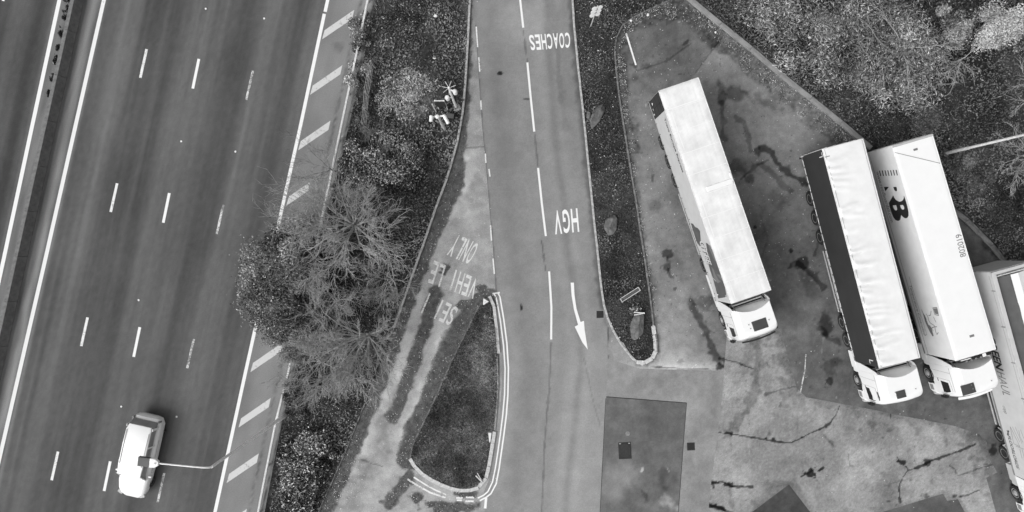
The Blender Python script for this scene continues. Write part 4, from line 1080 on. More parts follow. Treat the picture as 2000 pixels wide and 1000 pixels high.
# ================================================================== VAN ON THE MOTORWAY
def van():
    c = Vector((*W(262, 897, 1.5), 0)); f = Vector((-.224, -.9746, 0)).normalized(); ang = math.atan2(-f.x, f.y)
    t = empty('people_carrier', tuple(c), ang); tag(t, 'white people carrier driving down the motorway under the lamp head', 'van')
    def ring(y, hw, z0, z1, r, n=4): return [(x, y, z) for x, z in roundrect(-hw, hw, z0, z1, r, n)]
    m = MB(); m.loft([ring(y, hw, z0, z1, r) for y, hw, z0, z1, r in ((-2.72,.52,.46,.84,.14),(-2.62,.80,.34,1.0,.18),(-2.3,.96,.28,1.10,.2),(-1.0,.98,.26,1.12,.2),(.8,.98,.26,1.10,.2),(1.7,.96,.27,1.08,.24),(2.2,.90,.28,1.0,.26),(2.52,.76,.34,.86,.22),(2.72,.48,.42,.70,.12))])
    m.build('body', M['white'], t, 0, True)
    m = MB(); m.loft([ring(y, hw, 1.04, z1, r) for y, hw, z1, r in ((-2.46,.80,1.16,.05),(-2.18,.83,1.66,.16),(-1.7,.83,1.78,.17),(.2,.82,1.79,.17),(.98,.79,1.74,.17),(1.34,.83,1.10,.05))])
    m.build('cabin', M['carglass'], t, 0, True)
    m = MB(); m.loft([ring(y, hw, z1-.10, z1, .05) for y, hw, z1 in ((-2.24,.72,1.70),(-1.9,.80,1.80),(-1.0,.81,1.825),(.3,.80,1.82),(.98,.75,1.77))])
    m.build('roof', M['white'], t, 0, True)
    for s in (-1, 1):
        m = MB(); m.bar((s*.72, -1.9, 1.84), (s*.70, .3, 1.84), .035, .04); m.build('roof_bar', M['lgrey'], t)
        for y0, y1 in (((-2.2),-2.05), (-1.0,-.9), (.12,.2)):
            m = MB(); m.bar((s*.90, (y0+y1)/2, 1.08), (s*.825, (y0+y1)/2, 1.74), abs(y1-y0), .03); m.build('window_pillar', M['white'], t)
        m = MB(); m.bar((s*.85, 1.33, 1.12), (s*.78, .98, 1.72), .07, .07); m.build('screen_pillar', M['white'], t)
        m = MB(); m.box((s*1.07, 1.02, 1.12), (.2, .12, .15)); m.build('door_mirror', M['white'], t, .03)
        m = MB(); m.box((s*.72, 2.50, .78), (.34, .2, .14), Matrix.Rotation(-s*.4, 3, 'Z')); m.build('headlight', M['lgrey'], t, .03)
        m = MB(); m.box((s*.84, -2.50, 1.0), (.12, .1, .36)); m.build('tail_light', M['grey'], t, .02)
        m = MB(); m.box((s*.985, -.2, .86), (.01, 2.2, .02)); m.build('door_seam', M['grey'], t)
        for y in (1.65, -1.55):
            w = wheel(t, s*.86, y, .34); w.scale = (s*.62, .68, .68)
van()

# ================================================================== LAMP POSTS, SIGNS, CABINETS
def lamp():
    bx, by = W(558, 810.5); t = empty('street_lamp', (bx, by, 0)); tag(t, 'tall street lamp rising from the scrub and reaching over the motorway', 'street lamp')
    m = MB(); m.tube([(0,0,0),(0,0,1.6),(0,0,1.65),(0,0,11.1)], [.14,.14,.11,.065], 12); m.build('pole', M['palesteel'], t, 0, True)
    hx, hy = W(310, 905, 11.45); hx -= bx; hy -= by; d = Vector((hx, hy, 0)).normalized()
    P = [(0,0,11.05), tuple(d*.08+Vector((0,0,11.2))), tuple(d*.3+Vector((0,0,11.30))), tuple(d*.9+Vector((0,0,11.36))), (hx, hy, 11.45)]
    m = MB(); m.tube(P, [.055,.05,.045,.042,.04], 10); m.build('arm', M['palesteel'], t, 0, True)
    a = math.atan2(-d.x, d.y); h = MB()
    rot = Matrix.Rotation(a, 3, 'Z')
    def pl(pts, z0, z1):
        n = len(pts); lo = [rot @ Vector((x, y, z0))+Vector((hx, hy, 11.45)) for x, y in pts]; hi = [rot @ Vector((x*.9, y, z1))+Vector((hx, hy, 11.45)) for x, y in pts]
        return lo+hi, [tuple(range(n)), tuple(range(n, 2*n))]+[(i, (i+1) % n, n+(i+1) % n, n+i) for i in range(n)]
    h.add(*pl([(-.10,-.02),(.10,-.02),(.235,.16),(.25,.42),(-.25,.42),(-.235,.16)], -.06, .10)); h.build('lamp_housing', M['palesteel'], t, .02)
    h = MB(); h.add(*pl([(-.245,.425),(.245,.425),(.25,1.0),(-.25,1.0)], -.07, .085)); h.build('lamp_canopy', M['mgrey'], t, .02)
    h = MB(); h.add(*pl([(-.04,.10),(.04,.10),(.04,.18),(-.04,.18)], .10, .16)); h.build('photocell', M['litter'], t, .01)
lamp()
def lamp2():
    bx, by = W(1845, 300); t = empty('lamp_column', (bx, by, 0)); tag(t, 'grey lamp column standing beside the refrigerated lorry at the edge of the wood', 'lamp column')
    m = MB(); m.lathe([(.22,.0),(.22,.16),(.20,.18),(.13,.18)], 24); m.build('base_flange', M['galvd'], t)
    m = MB(); m.tube([(0,0,.15),(0,0,2.4),(0,0,2.45),(0,0,11)], [.105,.105,.085,.06], 14); m.build('pole', M['galv'], t, 0, True)
    m = MB(); m.box((.09, 0, 5.9), (.08, .06, .14)); m.build('bracket', M['litter'], t, .01)
    m = MB(); m.tube([(0,0,10.95),(.1,.05,11.2),(.9,.4,11.4)], .045, 8); m.build('arm', M['galv'], t)
    m = MB(); m.box((1.2, .53, 11.42), (.8, .36, .14), Matrix.Rotation(.42, 3, 'Z')); m.build('lamp_housing', M['galvd'], t, .03)
lamp2()
def discs():
    bx, by = W(1153.5, 52); t = empty('road_sign', (bx, by, 0)); tag(t, 'small sign of six white discs on a thin post beside the service road', 'sign')
    m = MB(); m.tube([(0,0,0),(0,0,3.75)], .035, 8); m.build('post', M['galv'], t)
    Rm = Matrix.Rotation(R(14), 3, 'Z')
    for z in (2.25, 2.85, 3.45):
        for s in (-1, 1):
            m = MB(); n = 20; tilt = Matrix.Rotation(R(-20), 3, 'X')
            o = [Rm @ (Vector((s*.18, -.03, 0))+tilt @ Vector((.165*math.cos(2*math.pi*i/n), 0, .17*math.sin(2*math.pi*i/n)))) for i in range(n)]
            q = [p+Rm @ (tilt @ Vector((0, .012, 0))) for p in o]
            m.add([p+Vector((0,0,z)) for p in o+q], [tuple(range(n)), tuple(reversed(range(n, 2*n)))]+[(i, n+i, n+(i+1) % n, (i+1) % n) for i in range(n)])
            m.build('disc', M['litter'], t)
        m = MB(); m.box((0, .02, z), (.5, .03, .04), Rm); m.build('bracket', M['galvd'], t)
discs()
def station():
    bx, by = W(891, 210); t = empty('antenna_mast', (bx, by, 0)); tag(t, 'white mast with spiky antenna and two white boxes, right of the small posted board', 'mast')
    m = MB(); m.tube([(0,0,0),(0,0,5.35)], [.085,.06], 10); m.build('pole', M['litter'], t)
    for i in range(7):
        a = i*2*math.pi/7+.3; m = MB(); m.tube([(0,0,5.25),(.42*math.cos(a), .42*math.sin(a), 5.33)], .014, 5); m.build('antenna_rod', M['litter'], t)
    for (x, y, z, h) in ((.32,-.12,4.75,.55),(-.30,-.05,2.9,.6)):
        m = MB(); m.lathe([(.02,-h/2),(.13,-h/2+.02),(.14,h/2-.08),(.10,h/2),(.02,h/2+.02)], 14, c=(x,y,z)); m.bar((0,0,z), (x,y,z), .05); m.build('white_box', M['litter'], t, 0, True)
    m = MB(); m.lathe([(.3,0),(.28,.06),(.1,.08)], 14); m.build('footing', M['kerb'], t)
    bx, by = W(869, 253); t = empty('camera_post', (bx, by, 0)); tag(t, 'short pale post with two white cylindrical cameras on a crossbar', 'camera post')
    m = MB(); m.tube([(0,0,0),(0,0,2.0),(0,0,2.05),(0,0,4.1)], [.10,.10,.075,.075], 10); m.build('pole', M['galv'], t)
    m = MB(); m.bar((-.34,.0,4.05), (.36,.06,4.12), .08); m.build('crossbar', M['litter'], t)
    for x0, y0, x1, y1, r in ((.34,.10,.62,-.42,.105),(-.40,.06,-.42,-.30,.11)):
        m = MB(); m.tube([(x0,y0,4.22),(x0+(x1-x0)*.08,y0+(y1-y0)*.08,4.22),(x1,y1,4.16)], [r*.7,r,r], 12); m.build('camera', M['litter'], t, 0, True)
    m = MB(); m.lathe([(.05,0),(.12,.05),(.12,.22),(.04,.26)], 12, c=(-.05,0,4.0)); m.build('cap', M['litter'], t)
    bx, by = W(866, 215); t = empty('posted_board', (bx, by, 0)); tag(t, 'dark board on pale posts seen from above, left of the antenna mast', 'board')
    for x, y in ((-.27,.02),(.30,.0)):
        m = MB(); m.tube([(x,y,0),(x,y,2.75)], .035, 8); m.build('post', M['litter'], t)
    m = MB(); m.tube([(-.46,-.14,0),(-.46,-.14,2.4)], .035, 8); m.build('post', M['litter'], t)
    m = MB(); m.box((.015,-.05,1.95), (.62,.03,1.35)); m.build('board', M['dgrey'], t)
    m = MB(); m.box((.015,.0,2.68), (.66,.05,.05)); m.build('top_rail', M['litter'], t)
    bx, by = W(881, 231); t = empty('equipment_cabinet', (bx, by, 0)); tag(t, 'low dark equipment cabinet between the board and the slip road kerb', 'cabinet')
    m = MB(); m.box((0,0,.4), (.46,.26,.8), Matrix.Rotation(-.15,3,'Z')); m.build('case', M['dgrey'], t, .01)
    m = MB(); m.box((0,0,.815), (.5,.3,.03), Matrix.Rotation(-.15,3,'Z')); m.build('lid', M['mgrey'], t, .01)
station()
def fence():
    P = [Vector((*W(u, v), 0)) for u, v in ((731,132),(726,160),(721,190),(719,222),(716,250))]
    t = empty('rail_fence', tuple(P[0])); tag(t, 'short stretch of weathered post and rail fence in the scrub beside the motorway', 'fence')
    for p in P:
        m = MB(); q = p-P[0]; m.box((q.x+.06, q.y, .68), (.1,.12,1.75)); m.build('post', M['wood'], t)
    for a, b in zip(P[:-1], P[1:]):
        for z in (.30,.72,1.14,1.56):
            m = MB(); m.bar(a-P[0]+Vector((0,0,z)), b-P[0]+Vector((0,0,z+random.uniform(-.03,.03))), .03, .055); m.build('rail', M['wood'], t)
fence()
def oddments():
    bx, by = W(1230, 575); t = empty('crowd_barrier', (bx, by, .1), R(33)); tag(t, 'fallen metal barrier panel lying in the boulder strip above the large boulder', 'barrier')
    for y in (-.12, .12):
        m = MB(); m.bar((-.74,y,.06), (.70,y,.10), .04); m.build('rail', M['galv'], t)
    m = MB(); m.box((0, 0, .05), (1.3, .15, .03)); m.build('panel', M['mgrey'], t)
    for x in (-.70, .70):
        m = MB(); m.bar((x,-.15,.09), (x,.13,.09), .06); m.build('foot', M['lgrey'], t)
    bx, by = W(1246, 612); t = empty('split_timber', (bx, by, .48), R(3)); tag(t, 'two pale split timbers lying across the top of the large boulder', 'timber')
    for y, a in ((.0, .1), (.09, -.08)):
        m = MB(); m.bar((-.35, y-a*.5, .02), (.35, y+a*.5, .05), .07, .05); m.build('stick', M['palewood'], t, .01)
    def tri(u, v, s, h, rz, label, cat='cone', name='traffic_cone'):
        bx, by = W(u, v); t = empty(name, (bx, by, .12), rz); tag(t, label, cat)
        m = MB(); m.loft([[(-s/2,-.04,0),(s/2,-.04,0),(s/2,.04,0),(-s/2,.04,0)], [(-.03,-.04+.0,h),(.03,-.04,h),(.03,.04,h),(-.03,.04,h)]])
        me = m.mesh('x', .01); me.transform(Matrix.Rotation(R(-90), 4, 'X')); me.transform(Matrix.Translation((0,-h/2,.05))); link('marker_plate', me, M['litter'], t)
        m = MB(); m.box((0, -h/2-.02, .03), (s+.06, .05, .06)); m.build('foot', M['galvd'], t)
    tri(957, 853, .22, .62, R(180), 'white triangular marker plate lying at the right edge of the grass island', 'marker', 'marker_plate')
    tri(947, 590, .42, .36, R(150), 'broken white triangular plate at the top corner of the grass island', 'marker', 'broken_plate')
    bx, by = W(935, 932); t = empty('wooden_stake', (bx, by, .1), R(12)); tag(t, 'two pale stakes crossed on the lower right of the grass island', 'stake')
    m = MB(); m.bar((-.12,.26,.3), (.18,-.32,.05), .07, .05); m.build('stake', M['palewood'], t); m = MB(); m.bar((.02,.42,.36), (.16,-.20,.08), .05, .04); m.build('stake', M['palewood'], t)
    for u, v, s, lab in ((851,32,.28,'crumpled white plastic sheet in the dark grass at the top of the roadside verge'),(849,113,.28,'torn white sack in the roadside verge below the crumpled sheet'),
                         (1265,30,.2,'white carton in the leaf litter at the top of the lorry park'),(1397,64,.16,'white paper scrap by the dusty edging at the top of the lorry park'),(1232,41,.2,'white wrapper among leaves at the top left corner of the lorry park'),(750,37,.13,'tiny white scrap in the verge near the guard rail')):
        bx, by = W(u, v); m = MB(); rr = random.Random(u)
        n = 9; rings = []; s = s*.75
        for k, (sc, z) in enumerate(((1,.02),(.85,.12),(.5,.22),(.12,.24))):
            rings.append([(s*.6*sc*math.cos(2*math.pi*i/n)*rr.uniform(.7,1.25), s*.6*sc*math.sin(2*math.pi*i/n)*rr.uniform(.7,1.25), z*s*1.2*rr.uniform(.8,1.3)) for i in range(n)])
        m.loft(rings); o = m.build('litter', M['litter']); o.location = (bx, by, .1); tag(o, lab, 'litter')
    for u, v, lx, ly, h, rz, lab, sd in ((1163,230,.30,.72,.42,-33,'long grey boulder with pale flecks near the top of the boulder strip',1),(1192,441,.32,.56,.45,-15,'angular grey boulder in the middle of the boulder strip beside HGV',2),(1245,636,.40,.72,.55,-12,'large flat-faced boulder near the tip of the boulder strip',3),(1149,226,.14,.2,.2,10,'small stone touching the left end of the long grey boulder',4)):
        me = bpy.data.meshes.new('boulder'); bm = bmesh.new(); bmesh.ops.create_icosphere(bm, subdivisions=4, radius=1); rr = np.random.default_rng(sd)
        nrm = rr.normal(size=(13, 3)); nrm /= np.linalg.norm(nrm, axis=1)[:, None]; dd = rr.uniform(.55, .92, 13)
        for vtx in bm.verts:
            p = np.array(vtx.co); k = 1.0
            for a, b in zip(nrm, dd):
                q = p @ a
                if q*k > b: k = b/q
            k *= 1+.03*math.sin(p[0]*9+sd)*math.sin(p[1]*11)
            vtx.co = Vector(p*k)
        bm.to_mesh(me); bm.free(); me.transform(Matrix.Diagonal((lx*1.35, ly*1.35, h, 1))); me.update()
        o = link('boulder', me, M['stone']); o.location = (*W(u, v), .14); o.rotation_euler = (R(8), R(-6), R(rz)); tag(o, lab, 'boulder', 'boulders in the planted verge')
oddments()

# ================================================================== VEGETATION
def pts_in(poly, n, rng, mask=None):
    us = [p[0] for p in poly]; vs2 = [p[1] for p in poly]; out = []
    tot = 0
    while tot < n:
        u = rng.uniform(max(min(us), -60), min(max(us), 2060), n*2); v = rng.uniform(max(min(vs2), -60), min(max(vs2), 1060), n*2)
        k = inside(u, v, poly)
        if mask is not None: k &= rng.uniform(0, 1, n*2) < mask(u, v)
        out.append(np.stack([u[k], v[k]], 1)); tot += k.sum()
        if k.sum() == 0: break
    return np.concatenate(out)[:n]
VEG = 1.28      # leaves shade one another: their own colour is paler than the mass reads
def leafmesh(name, C, size, tone, rng, tilt=.6, aspect=.5, up=None):
    """one pointed leaf (two bent triangles) per centre"""
    n = len(C); size = np.broadcast_to(size, n); a = rng.uniform(0, 2*np.pi, n)
    nrm = np.stack([rng.normal(0, tilt, n), rng.normal(0, tilt, n), np.ones(n)], 1)
    if up is not None: nrm = nrm+up
    nrm /= np.linalg.norm(nrm, axis=1)[:, None]
    d = np.stack([np.cos(a), np.sin(a), np.zeros(n)], 1); d -= (d*nrm).sum(1)[:, None]*nrm; d /= np.linalg.norm(d, axis=1)[:, None]
    s = np.cross(nrm, d); L = size[:, None]*d; Wd = (size*aspect)[:, None]*s; h = (size*.12)[:, None]*nrm
    v = np.stack([C-L*.5, C+Wd*.5+h-L*.05, C+L*.5, C-Wd*.5+h-L*.05], 1).reshape(-1, 3)
    i = np.arange(n)*4; F = np.concatenate([np.stack([i, i+2, i+1], 1), np.stack([i, i+3, i+2], 1)])
    return npmesh(name, v, F, np.repeat(T(np.minimum(tone*VEG, 225)), 4))
def scatter(name, poly, n, size, tone, seed, mat='leaf', z=(.05,.2), mask=None, tilt=.6, aspect=.5, label=None, cat=None):
    rng = np.random.default_rng(seed); P = pts_in(poly, n, rng, mask); n = len(P)
    x = (P[:,0]-1000)*K0; y = (500-P[:,1])*K0
    C = np.stack([x, y, rng.uniform(*z, n)], 1); t = tone(P[:,0], P[:,1], rng)
    o = link(name, leafmesh(name, C, rng.uniform(*size, n), t, rng, tilt, aspect), M[mat]); tag(o, label, cat, kind='stuff'); return o
def mixt(base, spread, pbright=0., bright=170, nscale=30, namp=14, seed=1):
    def f(u, v, rng):
        t = base+namp*fbm(u, v, nscale, seed, 3)+rng.normal(0, spread, len(u))
        b = rng.uniform(0, 1, len(u)) < pbright
        return np.where(b, rng.uniform(bright-40, bright+40, len(u)), t)
    return f
def grassy(name, poly, n, h, tone, seed, label, mask=None, w=.014, lean=.6, z0=.08):
    rng = np.random.default_rng(seed); P = pts_in(poly, n, rng, mask); n = len(P)
    x = (P[:,0]-1000)*K0; y = (500-P[:,1])*K0; a = rng.uniform(0, 2*np.pi, n); hh = rng.uniform(h*.5, h*1.2, n)
    b = np.stack([x, y, np.full(n, z0)], 1); s = np.stack([np.cos(a), np.sin(a), 0*a], 1)*rng.uniform(w*.7, w*1.5, n)[:, None]
    a2 = rng.uniform(0, 2*np.pi, n); ln = rng.uniform(.1, lean*1.6, n)*hh
    tip = b+np.stack([np.cos(a2)*ln, np.sin(a2)*ln, hh], 1)
    v = np.stack([b-s, b+s, tip], 1).reshape(-1, 3); F = np.arange(n*3).reshape(-1, 3)
    o = link(name, npmesh(name, v, F, np.repeat(T(np.minimum(VEG*1.1*tone(P[:,0], P[:,1], rng), 220)), 3)), M['grass']); tag(o, label, 'grass', kind='stuff')

VAT = [(738,-60),(722,60),(700,160),(680,250),(655,350),(630,460),(605,580),(585,700),(560,800),(540,900),(520,1060),(600,1060),(640,960),(688,850),(770,640),(810,525),(850,410),(873,350),(893,280),(905,215),(910,150),(918,0),(920,-60)]
scatter('ground_ivy', VAT, 17000, (.10,.24), mixt(78, 13, .004, 120, 44, 38, 601), 601, z=(.04,.22), tilt=.4, label='dark ground ivy and weeds covering the roadside verge', cat='ground cover')
grassy('grass', VAT, 18000, .24, mixt(88, 15, .006, 130, 40, 38, 602), 602, 'tufted dark grass on the roadside verge', w=.012)
scatter('fallen_leaves', VAT, 1500, (.04,.10), mixt(130, 34), 603, z=(.24,.3), tilt=.3, mask=lambda u, v: .35+.65*sstep(700, 850, v)+.3*fbm(u, v, 40, 604, 2), label='pale fallen leaves scattered through the roadside verge', cat='leaves')
EVP = [(u, v) for u, v in EV]
def evmask(u, v): return sstep(1.5, 5, np.minimum(seg_dist(u, v, EL), seg_dist(u, v, ER[:12]))-np.where(v > 650, 2.5, 0))
scatter('ground_ivy', EVP, 8000, (.08,.18), mixt(58, 10, .003, 120, 40, 26, 611), 611, z=(.05,.12), mask=evmask, tilt=.3, label='dark low weeds covering the narrow boulder strip', cat='ground cover')
grassy('grass', EVP, 7000, .09, mixt(72, 12, .004, 130, 46, 30, 612), 612, 'short dark grass in the narrow boulder strip', w=.010, z0=.04, mask=evmask)
scatter('fallen_leaves', EVP, 300, (.04,.12), mixt(150, 40), 613, z=(.18,.22), tilt=.2, mask=lambda u, v: .35+.6*sstep(200, 20, v), label='pale fallen leaves scattered over the boulder strip', cat='leaves')
isl0 = mixt(106, 18, .03, 150, 30, 40, 622)
def islmask(u, v):
    d = np.minimum(seg_dist(u, v, ISL_B), seg_dist(u, v, ISL_R)); w = np.where(v > 840, 6.5, np.where(v < 640, 4.5, 2.5))
    return sstep(w-1.5, w+1, d+1.5*fbm(u, v, 10, 625, 2))
def isltone(u, v, rng): return isl0(u, v, rng)+26*np.clip(blob(u, v, 948, 700, 26, 90, 3, .6, .9, 624), 0, 1)
grassy('grass', ISL, 36000, .20, isltone, 622, 'rough mown grass covering the triangular island', w=.016, z0=.05, mask=islmask)
scatter('clover', ISL, 6000, (.03,.07), mixt(74, 20, .02, 170, 26, 20, 623), 623, z=(.08,.18), mask=lambda u, v: islmask(u, v), label='clover and small weeds in the grass island', cat='weeds')
# moss, weeds and leaves on the slip road
SLP = [(u, v) for u, v in SLIP]
def mm(u, v): return moss_mask(u, v)
scatter('moss', SLP, 12000, (.04,.09), mixt(76, 12, .02, 125, 20, 16, 631), 631, z=(-.002,.05), mask=mm, tilt=.5, label='moss and weeds growing over the old slip road', cat='moss')
scatter('fallen_leaves', SLP, 1100, (.04,.10), mixt(190, 34), 632, z=(.01,.04), tilt=.15, mask=lambda u, v: np.clip(.05+.5*mm(u, v)+.4*sstep(830, 960, v)*sstep(760, 660, u), 0, 1)*sstep(300, 500, v)*np.clip(.6+1.1*fbm(u, v, 34, 633, 3), .05, 1)+.02, label='pale fallen leaves scattered on the slip road', cat='leaves')
LPP = [(1200,-60),(2000,-60),(2000,700),(1500,700),(1200,700)]
def edge(u, v):
    e = np.minimum(seg_dist(u, v, ER), seg_dist(u, v, K3[:12])); wd = np.where(v < 300, np.where(u > 1300, 46, 26), 8)
    return sstep(wd, wd*.1, e+9*fbm(u, v, 14, 641, 2))*np.clip(.5+.9*fbm(u, v, 22, 643, 3), .05, 1)+.01
LPI = [(1203,140),(1200,100),(1203,75),(1215,50),(1240,32),(1275,15),(1310,-10),(1348,2),(1380,27),(1420,62),(1465,97),(1510,137),(1560,177),(1610,217),(1660,257),(1690,285),(1600,420),(1450,660),(1290,660),(1276,600),(1258,500),(1243,400),(1220,260)]
scatter('leaf_litter', LPI, 6000, (.04,.11), mixt(92, 34, .16, 175, 20, 20, 642), 642, z=(0.,.05), mask=edge, tilt=.35, label='leaf litter blown against the edges of the lorry park', cat='leaves')
scatter('grit', [(1210,40),(1690,290),(1640,700),(1560,1000),(1960,1000),(1900,820),(1420,700),(1200,700)], 230, (.02,.09), mixt(180, 40), 643, z=(.0,.012), tilt=.08, aspect=.7, label='pale specks of grit and scraps on the lorry park', cat='grit')
WDP = [(1310,-60),(1348,-6),(1380,20),(1420,54),(1465,88),(1510,128),(1560,168),(1610,208),(1660,248),(1700,284),(1780,344),(1868,409),(1900,434),(1940,478),(1960,504),(1990,540),(2060,640),(2060,-60)]
scatter('ground_ivy', WDP, 36000, (.10,.22), mixt(72, 13, .003, 110, 50, 30, 651), 651, z=(.1,.38), tilt=.5, label='dense dark ivy and brambles carpeting the wood floor', cat='ground cover')
scatter('fallen_leaves', WDP, 3600, (.05,.11), mixt(98, 22), 652, z=(.38,.46), tilt=.4, mask=lambda u, v: sstep(190, 20, seg_dist(u, v, K3[:10]))*.8+.08, label='paler leaves lying over the ivy near the edging', cat='leaves')
VTP = [(1125,-60),(1300,-60),(1335,-30),(1310,0),(1275,15),(1240,32),(1215,50),(1203,75),(1200,140),(1138,140)]
scatter('dry_grass', VTP, 2600, (.06,.2), mixt(70, 26, .12, 160, 20, 20, 661), 661, z=(.12,.3), tilt=.5, aspect=.16, label='dry grass and stems at the top of the boulder strip', cat='grass')

# ---- woody plants
def tubes(S, n):
    """S: list of (p0, p1, r0, r1) -> vertices, faces (n-sided open prisms)"""
    A = np.array([s[0] for s in S]); B = np.array([s[1] for s in S]); r0 = np.array([s[2] for s in S]); r1 = np.array([s[3] for s in S])
    d = B-A; d /= np.linalg.norm(d, axis=1)[:, None]+1e-9
    ref = np.where(np.abs(d[:, 2:3]) > .9, np.array([[1., 0, 0]]), np.array([[0, 0, 1.]])); u = np.cross(d, ref); u /= np.linalg.norm(u, axis=1)[:, None]+1e-9; w = np.cross(d, u)
    vs_ = []
    for j in range(n):
        a = 2*math.pi*j/n; e = u*math.cos(a)+w*math.sin(a)
        vs_.append(A+e*r0[:, None]); vs_.append(B+e*r1[:, None])
    Vv = np.stack(vs_, 1).reshape(-1, 3); m = len(S); base = np.arange(m)*2*n; F = []
    for j in range(n):
        k = (j+1) % n; F.append(np.stack([base+2*j, base+2*k, base+2*k+1, base+2*j+1], 1))
    return Vv, np.concatenate(F)
def grow(S, p, d, L, r, lev, rr, P):
    nseg = 5 if lev < 2 else 4
    step = L/nseg; q = np.array(p, float); d = np.array(d, float)
    for i in range(nseg):
        d = d+rr.normal(0, P['wob'], 3)+np.array([0, 0, P['up']*(1 if lev else .5)]); d /= np.linalg.norm(d)
        e = q+d*step; ra = r*(1-i/nseg*.75); rb = r*(1-(i+1)/nseg*.75); S.append((q.copy(), e.copy(), ra, rb, lev))
        q = e
        if lev < P['lev'] and (i >= (1 if lev == 0 else 0)):
            for _ in range(P['nch'][lev]):
                if rr.uniform() < P['pch']:
                    a = rr.normal(0, 1, 3); a -= a.dot(d)*d; a /= np.linalg.norm(a)+1e-9
                    ang = R(rr.uniform(*P['ang'])); c = d*math.cos(ang)+a*math.sin(ang)
                    if c[2] < -.15: c[2] *= .3
                    grow(S, q, c/np.linalg.norm(c), L*rr.uniform(*P['shr']), max(rb*.62, P['rmin']), lev+1, rr, P)
def bare_tree(u, v, label, limbs, seed, hub=2.6, rt=.16, lean=(0, 0), P=None, mat='bark2', cat='tree', name='bare_tree', group=None):
    rr = np.random.default_rng(seed); x, y = W(u, v); t = empty(name, (x, y, 0)); tag(t, label, cat, group)
    P0 = dict(lev=3, nch=(2,2,1), pch=.78, ang=(20,46), shr=(.36,.62), wob=.13, up=.03, rmin=.0135)
    if P: P0.update(P)
    top = np.array([lean[0], lean[1], hub]); m = MB()
    m.tube([(0,0,0), tuple(top*.35+np.array([.03,-.02,0])), tuple(top*.7), tuple(top+np.array([.03,.05,.25]))], [rt*1.25, rt, rt*.85, rt*.35], 9); m.build('trunk', M[mat], t)
    for az, el, L in limbs:
        az += rr.normal(0, 5); d = np.array([math.cos(R(az))*math.cos(R(el)), math.sin(R(az))*math.cos(R(el)), math.sin(R(el))])
        S = []; grow(S, top-np.array([0, 0, rr.uniform(0, .5)]), d, L, rt*rr.uniform(.34, .52), 0, rr, P0)
        big = [s for s in S if s[4] < 2]; sm = [s for s in S if s[4] >= 2]
        V1, F1 = tubes(big, 5); Vs, Fs = [V1], [F1]
        if sm: V2, F2 = tubes(sm, 3); Vs.append(V2); Fs.append(F2+len(V1))
        link('branch', npmesh('branch', np.concatenate(Vs), np.concatenate(Fs)), M[mat], t)
    return t
DENS = 2.2
def bush(u, v, label, rad, h, n, tone, seed, name='shrub', cat='shrub', size=(.06,.12), tilt=.9, aspect=.5, clumps=14, stems=12, group=None, squash=1., lean=(0,0), stemmat='bark', z0=.1, mat='leaf'):
    n = int(n*DENS) if n > 1000 else n; size = (size[0]*1.15, size[1]*1.2)
    rng = np.random.default_rng(seed); x, y = W(u, v); t = empty(name, (x, y, 0)); tag(t, label, cat, group)
    cc = rng.normal(0, 1, (clumps, 3)); cc /= np.linalg.norm(cc, axis=1)[:, None]; cc[:, 2] = np.abs(cc[:, 2])*.9
    cc *= rng.uniform(.3, 1.08, clumps)[:, None]; cr = rng.uniform(.14, .5, clumps); ct = rng.normal(0, 20, clumps)
    k = rng.choice(clumps, n, p=cr**1.6/(cr**1.6).sum()); q = rng.normal(0, 1, (n, 3)); q /= np.linalg.norm(q, axis=1)[:, None]; q *= (rng.uniform(0, 1, n)**.4)[:, None]
    p = cc[k]+q*(cr[k]*np.where(rng.uniform(0, 1, n) < .10, rng.uniform(1, 1.7, n), 1))[:, None]
    rx, ry = rad if isinstance(rad, tuple) else (rad, rad*squash)
    C = np.stack([p[:,0]*rx+lean[0]*p[:,2], p[:,1]*ry+lean[1]*p[:,2], z0+np.clip(p[:,2]+.25, 0, 2)*h*.8], 1)
    tn = np.maximum(tone(u+C[:,0]/K0, v-C[:,1]/K0, rng)+ct[k], 18)
    link('foliage', leafmesh('foliage', C, rng.uniform(*size, n), tn, rng, tilt, aspect, up=np.stack([q[:,0], q[:,1], np.abs(q[:,2])], 1)*.8), M[mat], t)
    S = []
    for i in range(stems):
        e = cc[i % clumps]; e = np.array([e[0]*rx, e[1]*ry, z0+e[2]*h*.8]); b = np.array([rng.normal(0, rx*.12), rng.normal(0, ry*.12), 0]); mid = (b+e)/2+rng.normal(0, .08*rx, 3); mid[2] = max(.1, mid[2])
        S += [(b, mid, .03, .022), (mid, e, .022, .01)]
    Vv, F = tubes(S, 5); link('stem', npmesh('stem', Vv, F), M[stemmat], t)
    return t

# the two bare trees beside the motorway
LA = [(az, el, L) for az, el, L in zip(range(0, 360, 26), (28,44,30,52,26,40,34,48,24,38,30,46,28,42), (3.1,2.8,2.5,2.4,3.2,3.1,3.7,3.5,3.6,3.3,3.7,3.6,3.4,3.0))]
bare_tree(709, 442, 'leafless spreading tree in front of the round evergreen beside the motorway', LA+[(150,70,2.6),(310,66,2.6),(40,62,2.2),(200,56,3.0),(250,60,3.0),(285,50,3.2),(345,52,2.9),(15,54,2.6)], 701, hub=2.7, rt=.15)
LB = [(az, el, L) for az, el, L in ((175,22,3.1),(188,34,3.2),(200,24,3.2),(213,38,3.3),(226,26,3.2),(240,36,3.3),(254,24,3.1),(268,38,3.0),(282,28,2.8),(297,36,2.6),(315,30,2.3),(338,40,1.6),(18,26,1.9),(160,44,2.2),(230,58,2.6),(205,50,3.0),(262,52,3.0))]
bare_tree(742, 645, 'leafless tree with branches sweeping down the photo, below the larger bare tree', LB, 702, hub=2.7, rt=.15, lean=(-.25,.0))
